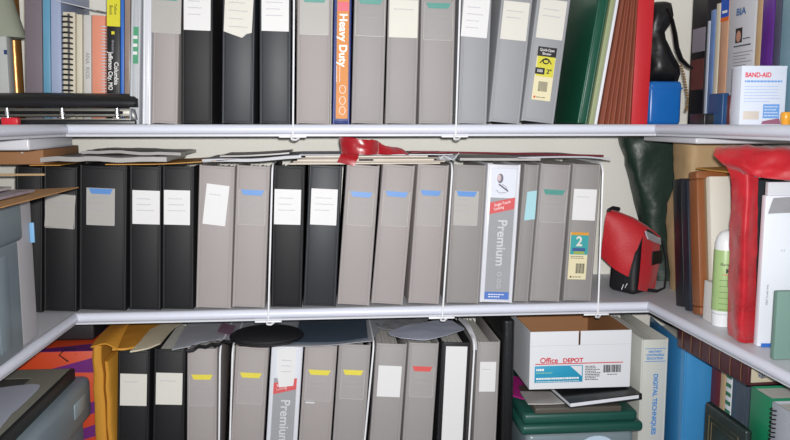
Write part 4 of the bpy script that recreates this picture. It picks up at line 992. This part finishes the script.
def gift():
    x0, x1, y0, y1, z1 = -.15, .018, .047, .27, -.083
    t = thing('gift_box', 'orange and purple patterned gift box in the bottom left corner', 'gift box', ((x0+x1)/2, (y0+y1)/2, ZB+.0006)); a = (x1-x0)/2; b = (y1-y0)/2; h = z1-ZB
    OR = mat('gift_orange', (206, 70, 30), .5, .05, 60, .04, 9); PU = mat('gift_purple', (112, 40, 120), .5, .05, 60, .04, 9); RD = mat('gift_red', (190, 40, 44), .5, .05, 60, .1, 20)
    m = MB(); m.box(-a, a, -b, b, 0, h, OR, .001); m.build('carton', t)
    m = MB()
    tri = lambda P_, mm: m.loft([[Vector(q)for q in P_], [Vector(q)+Vector((0, 0, .0006)) for q in P_]], mm)
    tri([(-a, -b, h), (a, -b, h), (a, -b+.06, h)], PU); tri([(-a, -b+.10, h), (a, -b+.14, h), (a, b, h), (-a, b, h)], RD); tri([(-a, b-.07, h+.0003), (a, b-.10, h+.0003), (a, b-.05, h+.0003), (-a, b-.02, h+.0003)], PU)
    for P_, mm in (([(h-.10), (h-.04)], PU), ([(h-.19), (h-.16)], PU)):
        m.loft([[Vector((a+e_, -b, P_[0]+.0)), Vector((a+e_, -b+.07, P_[0]-.03)), Vector((a+e_, -b+.07, P_[1]-.03)), Vector((a+e_, -b, P_[1]))] for e_ in (0, .0006)], mm)
    m.loft([[Vector((a+e_, -b+.07, .05)), Vector((a+e_, b, .02)), Vector((a+e_, b, h-.02)), Vector((a+e_, -b+.07, h-.06))] for e_ in (0, .0005)], RD)
    m.loft([[Vector((-a*.3, -b-e_, h-.042)), Vector((a, -b-e_, h-.046)), Vector((a, -b-e_, h-.014))] for e_ in (0, .0006)], PU)
    for z in (.05, .10): m.loft([[Vector((-a, -b-e_, z)), Vector((a, -b-e_, z+.05)), Vector((a, -b-e_, z+.075)), Vector((-a, -b-e_, z+.02))] for e_ in (0, .0006)], PU)
    m.build('pattern', t)
    BLK = mat('black_plastic', 0)
    m = MB(); m.tube([(a-.05, -b-.004, h-.02), (a-.065, -b-.01, h-.004), (a-.055, -b, h+.006), (a-.04, -b+.01, h+.003), (a-.035, -b+.0, h-.006)], .0013, BLK, 6); m.build('ribbon_tie', t)
gift()
rounded_box_thing('black_case', 'dark case lying on the gift box under the shelf, bottom left', 'case', -.13, .0, .12, .265, ZB+.2850, ZB+.330, mat('dark_case', (34, 30, 34), .5, .2, 60, .2, 30), .006)
PADE = mat('padded_envelope', (206, 146, 52), .55, .35, 60, .08, 14)
def padded(label, xa, xb_, flap, dy, hh):
    A_, B_ = atY(xa, 400, dy).x, atY(xb_, 400, dy).x; w = B_-A_-.001
    t = thing('padded_envelope', label, 'envelope', ((A_+B_)/2, dy, ZB+.0006)); a = w/2
    P0 = []
    m = MB(); b_ = [[(-a, 0, 0), (-a*.6, -.004, 0), (a*.6, -.004, 0), (a, 0, 0), (a, .24, 0), (-a, .24, 0)]]
    R_ = []
    for z in [hh*i/10 for i in range(11)]:
        k = 1-.25*(z/hh)**3; wob_ = .0012*math.sin(z*90+xa)
        R_.append([Vector((x_*k+wob_, y_, z)) for x_, y_ in ((-a, .004), (-a*.5, 0), (a*.5, -.001), (a, .004), (a, .24), (-a, .24))])
    m.loft(R_, PADE); m.build('pouch', t)
    if flap:
        m = MB(); m.sheet([[Vector(q) for q in r] for r in flap(a, hh)], PADE, .0025, 5, .002, 40); m.build('flap', t)
padded('tall orange padded envelope beside the gift box, its top crumpled over', 93, 104.5, lambda a, h: [[(-a, .0, h-.002), (-a, .10, h+.003), (-a, .22, h+.003)], [(a+.01, -.006, h+.006), (a+.012, .10, h+.010), (a+.012, .22, h+.01)], [(.043, -.010, h-.006), (.038, .10, h+.013), (.038, .22, h+.012)]], .0, .306)
padded('orange padded envelope standing against the first black binder, bottom row', 104.8, 111.5, None, .004, .272)
flat('padded_envelope', 'orange padded envelope lying flat on the two black binders, bottom row', 'envelope', [[(116, 324), (142, 321), (166, 321)], [(112, 338), (138, 335), (160, 330)], [(112, 350), (128, 349), (150, 342)]], -.066, PADE, .004, .002, 30)
flat('paper_sheet', 'cream papers fanned on top of the two black binders, bottom row', 'paper', [[(150, 330), (168, 322), (186, 320)], [(140, 342), (154, 334), (172, 330)], [(130, 352), (146, 349), (160, 344)]], -.058, mat('cream_paper', (200, 190, 166), .6), .003, .001, 30)
# ------------------------------------------------------------------ things lying on the bottom row
flat('plastic_sheet', 'wrinkled grey plastic sheet over the black and grey binders, bottom row', 'plastic sheet', [[(190, 321), (240, 320), (300, 319), (345, 319)], [(182, 332), (236, 330), (300, 330), (345, 330)], [(172, 350), (190, 346), (212, 340), (236, 341)]], -.0655, mat('grey_plastic_sheet', (168, 170, 178), .35, .3, 24, .05, 10), .0015, .002, 22)
def pouch():
    p_ = atZ(267, 334.5, -.052); t = thing('black_pouch', 'round flat black fabric pouch with cord lying on the bottom row', 'pouch', (p_.x, p_.y, -.0605))
    m = MB(); m.lathe([(.0001, 0), (.055, 0), (.071, .002), (.0745, .007), (.071, .012), (.05, .0165), (.0001, .018)], BNY, seg=48); m.build('pouch_body', t)
    m = MB(); m.tube([(.0745*math.cos(q), .0745*math.sin(q), .007) for q in [k*math.pi/24 for k in range(48)]], .0022, PLAST, 6, closed=True); m.build('piping', t)
    C0 = Vector((p_.x, p_.y, -.0605)); pts = [atZ(*q, -.052)-C0 for q in ((236, 338), (230, 342), (224, 341), (219, 345), (212, 344), (206, 347), (199, 346), (193, 350), (186, 351))]
    m = MB(); m.tube(pts, .0035, BNY, 8); m.build('cord', t)
pouch()
flat('printed_card', 'small pink and blue card beside the round black pouch', 'card', [[(222, 323), (236, 326)], [(217, 332), (231, 335)]], -.0595, mat('card_pinkblue', (130, 100, 120), .45, 0, 1, .4, 30), .001)
flat('plastic_sheet', 'light grey sheet with curved edge under the slate folder, bottom row', 'plastic sheet', [[(300, 320), (345, 319), (386, 319)], [(280, 334), (330, 334), (378, 332)], [(268, 346), (320, 346), (372, 341)]], -.0635, mat('lightgrey_sheet', (160, 162, 168), .4, .1, 30, .04, 9), .0015)
flat('slate_folder', 'dark slate blue folder lying right of the round black pouch', 'folder', [[(300, 320), (335, 319), (366, 319)], [(296, 332), (335, 331), (367, 330)], [(290, 343), (335, 342.5), (368, 338)]], -.0595, mat('slate_cover', (66, 78, 92), .4, .05, 30, .05, 9), .002)
flat('paper_sheet', 'curled white paper lying on the red-tabbed binder, bottom row', 'paper', [[(404, 326), (430, 321), (452, 321)], [(388, 333), (425, 329), (464, 329)], [(400, 338), (430, 339), (462, 331)]], -.060, mat('bluewhite_paper', 0), .0012, .002, 22)
flat('plastic_sheet', 'crumpled clear plastic behind the curled white paper, bottom row', 'plastic sheet', [[(372, 319), (400, 319), (432, 318)], [(378, 328), (395, 330), (415, 326)]], -.064, mat('clear_plastic_grey', 0), .001, .004, 50)
m = MB(); c = atY(469, 335, .03)
m.sheet([[atY(458, 319, .10)-c, atY(464, 319, .10)-c], [atY(466, 328, .05)-c, atY(471, 327, .05)-c], [atY(472, 340, .02)-c, atY(476, 339, .02)-c], [atY(473, 350, .006)-c, atY(477, 350, .006)-c]], GREYPAPER, .0015, 6)
o = m.build('curled_strip', loc=c); tag(o, 'curled grey paper strip bending down beside the last grey binder, bottom row', 'paper')
# tall black case at the end of the bottom row
a_, b_ = atY(502, 400, .008).x, atY(513.5, 400, .008).x
def tall_case():
    t = thing('black_case', 'tall black case standing at the right end of the bottom row', 'case', ((a_+b_)/2, .008, ZB+.0006)); w = b_-a_; h = .3385
    BC = mat('black_leatherette', (20, 20, 21), .35, .3, 120, .1, 9)
    m = MB(); m.box(-w/2, w/2, 0, .27, 0, h, BC, .006, seg=4); m.build('case_body', t)
    m = MB(); m.tube([(w/2-.004, -.0005, .004), (w/2-.004, -.0005, h-.004)], .0016, PLAST, 6); m.tube([(-w/2+.004, -.0005, .004), (-w/2+.004, -.0005, h-.004)], .0016, PLAST, 6); m.build('piping', t)
tall_case()

# ------------------------------------------------------------------ bottom right
GT = mat('green_tub', (28, 78, 68), .4, .1, 40, .05, 9)
def tub():
    x0 = max(atY(513, 410, -.05).x, b_+.004); x1 = atY(645, 420, -.05).x-.002; zt_ = atY(560, 413, -.05).z-.004
    t = thing('storage_tub', 'clear tub with dark green lid under the cardboard carton, bottom right', 'storage box', ((x0+x1)/2, .11, ZB+.0006)); a = (x1-x0)/2; h = zt_-ZB
    m = MB(); m.box(-a+.014, a-.014, -.148, .155, 0, h-.045, mat('milky_plastic', (120, 134, 140), .3, .1, 30, .1, 9), .014, seg=4); m.build('body', t)
    m = MB(); m.box(-a, a, -.16, .17, h-.044, h-.022, GT, .008, seg=3); m.box(-a+.006, a-.010, -.152, .165, h-.024, h, GT, .008, seg=3); m.build('lid', t)
    m = MB(); m.loft([[Vector((.035+.035*math.cos(q*.35), y, h-.075+.022*math.sin(q*.35))) for q in range(18)] for y in (-.1484, -.150)], mat('tub_sticker', (190, 210, 226), .4))
    m.text('Sterilite', .011, MATS['logo_blue'], face(Vector((.04, -.1506, h-.066))), bold=.0003) if False else None
    m.build('sticker', t)
    return zt_+.0006
ztub = tub()
rounded_box_thing('notebook', 'thick dark brown-grey book lying at the front of the green tub lid', 'book', atY(534, 410, -.035).x, atY(620, 410, -.035).x, -.045, .10, ztub, ztub+.013, mat('taupe_cover', (84, 78, 70), .4, .1, 50, .1, 9), .003)
MG = mat('magenta_cover', (176, 40, 130), .45)
flat('magenta_folder', 'magenta folder corner sticking out left under the cardboard carton', 'folder', [[(512, 376), (530, 380), (560, 384)], [(513, 396), (530, 400), (560, 400)]], ztub+.006, MG, .003)
flat('paper_sheet', 'loose pale papers under the carton, on the green tub at left', 'paper', [[(520, 392), (545, 392), (580, 392)], [(528, 404), (550, 404), (580, 402)]], ztub+.0160, NEWS, .003, .001, 30)
def nb():
    z0 = ztub+.0180; zc = atY(530, 390, -.012).z
    t = thing('notebook', 'black-covered notebook with white pages lying slanted beneath the carton', 'notebook', (1.065, .0, z0+.003), (0, -.055, .10))
    m = MB()
    m.box(-.075, .085, -.055, .12, 0, .002, PLAST, .0006); m.box(-.075, .085, -.055, .12, .0105, .0125, PLAST, .0006); m.box(.080, .085, -.055, .12, .001, .0115, PLAST, .0006); m.build('cover', t)
    m = MB(); m.box(-.073, .079, -.052, .118, .0022, .0103, WHPAPER); m.build('pages', t)
nb()
def carton():
    x0, x1 = atY(530, 350, -.012).x, atY(631, 350, -.012).x; z0 = max(atY(530, 390, -.012).z, ztub+.0405) ; z1 = atY(580, 331, -.012).z
    th = -.030
    t = thing('cardboard_carton', 'open white carton with red lettering on the green tub, brown inside', 'box', (x0, -.012, z0), (0, th*0, 0)); w = x1-x0; D = .27; h = z1-z0
    WC = mat('carton_white', (222, 224, 228), .5, .08, 50, .02, 9); q = .003
    m = MB()
    m.hexa([Vector(p_) for p_ in ((0, 0, 0), (w-.007, 0, .007), (w-.007, q, .007), (0, q, 0), (0, 0, h), (w*.48, 0, h), (w*.48, q, h), (0, q, h))], WC) if False else None
    # front with a slit, sides, back, floor; white outside
    s0, s1, sd = w*.475, w*.495, .030
    for xa_, xb_, za, zb_ in ((0, w, 0, h-sd), (0, s0, h-sd, h), (s1, w, h-sd, h)): m.box(xa_, xb_, 0, q/2, za, zb_, WC)
    for xa_ in (0, w-q/2): m.box(xa_, xa_+q/2, q/2, D, 0, h, WC)
    m.box(0, w, D-q/2, D, 0, h, WC); m.box(0, w, 0, D, 0, .001, WC)
    for xa_, xb_, za, zb_ in ((q/2, w-q/2, .001, h-sd), (q/2, s0, h-sd, h-.0003), (s1, w-q/2, h-sd, h-.0003)): m.box(xa_, xb_, q/2, q, za, zb_, CB)
    for xa_ in (q/2, w-q): m.box(xa_, xa_+q/2, q, D-q, .001, h-.0003, CB)
    m.box(q/2, w-q/2, D-q, D-q/2, .001, h-.0003, CB); m.box(q, w-q, q, D-q, .001, .002, CB)
    m.box(0, w, -.0002, 0, h-sd-.0006, h-sd, mat('carton_crease', (190, 190, 192), .6))
    m.build('carton', t)
    rd = mat('depot_red', (206, 44, 60), .45); tq = mat('depot_teal', (40, 150, 186), .45); m = MB()
    R = Matrix.Translation((w*.20, -.0004, h*.535))
    SR = Matrix.Rotation(0, 4, 'Y')
    m.text('Office', .0165, rd, face(Vector((w*.10, -.0006, h*.50))), align='LEFT', bold=.0003, sx=.95); m.text('DEPOT', .0125, rd, face(Vector((w*.325, -.0006, h*.495))), align='LEFT', bold=.0004, sx=1.1)
    m.box(w*.055, w*.925, -.0006, 0, h*.435, h*.450, rd)
    m.box(w*.05, w*.525, -.0006, 0, h*.12, h*.41, tq, .0001)
    m.loft([[Vector(p_) for p_ in ((w*.40, y, h*.40), (w*.515, y, h*.40), (w*.515, y, h*.22))] for y in (-.0006, -.0010)], WC)
    wp = MATS['white_print']; m.text('copy', .009, wp, face(Vector((w*.065, -.0008, h*.345))), align='LEFT', bold=.0004) if False else printlines(m, w*.065, w*.14, h*.32, h*.37, 1, -.0008, wp, .0045)
    printlines(m, w*.065, w*.24, h*.27, h*.31, 1, -.0008, mat('pale_green_print', (150, 200, 150), .5), .0018)
    printlines(m, w*.065, w*.49, h*.155, h*.225, 1, -.0008, wp, .0038); printlines(m, w*.065, w*.49, h*.13, h*.15, 1, -.0008, wp, .0012)
    printlines(m, w*.55, w*.70, h*.14, h*.40, 9, -.0004, DKINK, .0016)
    xx = w*.73
    while xx < w*.91:
        ww = random.choice((.0008, .0014, .002)); m.box(xx, xx+ww, -.0005, 0, h*.27, h*.40, DKINK); xx += ww+random.choice((.0008, .0014))
    printlines(m, w*.77, w*.88, h*.22, h*.25, 1, -.0004, DKINK, .0014)
    m.build('front_print', t)
carton()
def digital(t, w, h):
    m = MB(); bl = mat('digital_blue', (64, 140, 210), .45); a = w/2
    m.text('DIGITAL TECHNIQUES', .0135, bl, face(Vector((.003, -.0008, h-.145)), math.pi/2), bold=.0004)
    for z in (h-.022, h-.050): m.box(-a+.008, a-.006, -.0006, 0, z, z+.0012, bl)
    for i, s_ in enumerate(('HEATHKIT', 'CONTINUING', 'EDUCATION')): m.text(s_, .0066, bl, face(Vector((.0, -.0008, h-.028-.0075*i))), bold=.0002, sx=.95)
    m.build('spine_print', t)
ring_binder('white binder titled Digital Techniques in blue, right of the carton', .060, .292, .27, mat('ivory_vinyl', (204, 204, 196), .4, .1, 90, .03, 9), (1.168+.031, .0, ZB+.0006), 0, None, None, extra=digital, border=False, rings=True)
ring_binder('big glossy blue binder right of the white Digital Techniques binder', .072, .288, .25, mat('azure_vinyl', (62, 138, 194), .22, .15, 18, .04, 9), (1.232+.046, -.052, ZB+.0006), 0, None, None, border=False, yaw=-.12)
# photo album lying across
def album():
    z0, z1 = ZB+.2925, ZB+.2925+.042
    F0 = atZ(749, 386, z0); B0 = atZ(676, 345, z0)
    dv = (F0-B0); L_ = .245; dv = dv.normalized(); ang = math.atan2(dv.y, dv.x)
    c = F0-dv*L_
    t = thing('photo_album', 'burgundy photo album with gold bands lying across the books, bottom right', 'photo album', (F0.x, F0.y, z0), (0, 0, ang+math.pi/2))
    # local: -y towards the camera along the spine ; +x into the shelf
    BU = mat('burgundy_leather', (70, 30, 36), .4, .35, 120, .1, 14); GD = mat('gold_band', (126, 92, 64), .4, metal=.2); h = z1-z0; Wd = .20
    m = MB(); m.box(0, Wd, 0, L_, 0, .004, BU, .0012); m.box(0, Wd, 0, L_, h-.004, h, BU, .0012); m.box(-.004, .004, 0, L_, 0, h, BU, .003, seg=3); m.build('cover', t)
    m = MB(); m.box(.006, Wd-.004, .004, L_-.004, .0042, h-.0042, mat('cream_paper', 0)); m.build('pages', t)
    for i in range(7):
        m = MB(); m.tube([(-.0046, .018+i*.034, .003), (-.0056, .018+i*.034, h/2), (-.0046, .018+i*.034, h-.003)], .0008, GD, 6); m.build('gold_band', t)
    m = MB()
    for k in range(7):
        q = k*.9; m.tube([(.022+.008*math.cos(q), -.003+.0, h*.5+.006*math.sin(q)), (.022+.003*math.cos(q+1), -.006, h*.5+.003*math.sin(q+1))], .0022, METAL, 6)
    m.build('metal_clasp', t)
album()
XB = 1.262
side_book('book', 'dark red book under the photo album, right of the blue binder', 'book', 710, 719, 400, XB+.03, ZB, .27, .17, mat('maroon_cover', (96, 26, 34), .5), group='books under the photo album')
side_book('book', 'tan spine book under the photo album, right of the dark red one', 'book', 719.5, 724.5, 400, XB+.03, ZB, .272, .17, mat('tan_cover', 0), group='books under the photo album')
def holly(t, w, h):
    m = MB()
    for i in range(12): m.box(-w/2+.001, w/2-.001, -.0005, 0, .05+i*.018, .058+i*.018, mat('holly_green', (50, 120, 80), .5))
    m.build('spine_pattern', t)
side_book('book', 'white booklet with green dashes under the photo album', 'book', 725, 731, 400, XB+.03, ZB, .27, .17, WHPAPER, extra=holly, group='books under the photo album')
side_book('book', 'slate grey book under the photo album behind the dark picture frame', 'book', 731.5, 745, 400, XB+.03, ZB, .27, .17, mat('slate_cover', 0), group='books under the photo album')
def dark_frame():
    X = 1.207; Ya, Yb = atX(704, 420, X).y, atX(746, 420, X).y; zt_ = atX(706, 402, X).z
    t = thing('picture_frame', 'dark green-black picture frame standing before the books, bottom right', 'picture frame', (X, (Ya+Yb)/2, ZB+.0006), (0, 0, -math.pi/2)); a = (Ya-Yb)/2; h = zt_-ZB
    DG = mat('frame_dark', (28, 40, 38), .35, .1, 60, .05, 9); b = .018
    m = MB(); m.box(-a, a, 0, .014, 0, h, DG, .005, seg=3); m.build('frame', t)
    m = MB()
    for q in (.020, .030):
        m.tube([(-a+q, -.0005, q), (a-q, -.0005, q), (a-q, -.0005, h-q), (-a+q, -.0005, h-q)], .0012, mat('antique_gold', (96, 84, 60), .4), 6, closed=True)
    m.build('inner_moulding', t)
dark_frame()
side_book('green_binder', 'emerald green binder under the album end, bottom right', 'binder', 749, 770, 420, XB-.02, ZB, .291, .2, mat('emerald_cover', (24, 122, 84), .4, .05, 40, .05, 9))
side_book('spiral_notebook', 'white spiral notebook with black coil at the bottom right edge', 'notebook', 771, 797, 420, XB-.02, ZB, .288, .2, mat('notebook_grey', (168, 172, 182), .5), extra=lambda t, w, h: coil(t, w, h-.01, PLAST, .0075, .0065, -w/2+.007, .0013))
#@@P2END

# ------------------------------------------------------------------ light, world, camera
sc = bpy.context.scene
w = bpy.data.worlds.new('room'); sc.world = w; w.use_nodes = True
w.node_tree.nodes['Background'].inputs[0].default_value = (.62, .70, .85, 1); w.node_tree.nodes['Background'].inputs[1].default_value = .28
L = bpy.data.lights.new('camera_flash', 'SPOT'); L.shadow_soft_size = .012; L.spot_size = math.radians(104); L.spot_blend = 1; L.energy = 51; L.color = (1, .985, .96)
lo = bpy.data.objects.new('camera_flash', L); COL.objects.link(lo)
lo.location = CAM + cu_*.030 + cr*.015 - cw*.0
lo.rotation_euler = (-cw).to_track_quat('Z', 'Y').to_euler()
cam = bpy.data.cameras.new('camera'); cam.sensor_width = 36; cam.lens = F/790*36; cam.clip_start = .01
co = bpy.data.objects.new('camera', cam); COL.objects.link(co); co.location = CAM
co.rotation_euler = Matrix((cr, cu_, -cw)).transposed().to_euler()
sc.camera = co
vs = sc.view_settings; vs.view_transform = 'Standard'; vs.look = 'None'; vs.exposure = 1.0; vs.gamma = 1; vs.use_curve_mapping = False
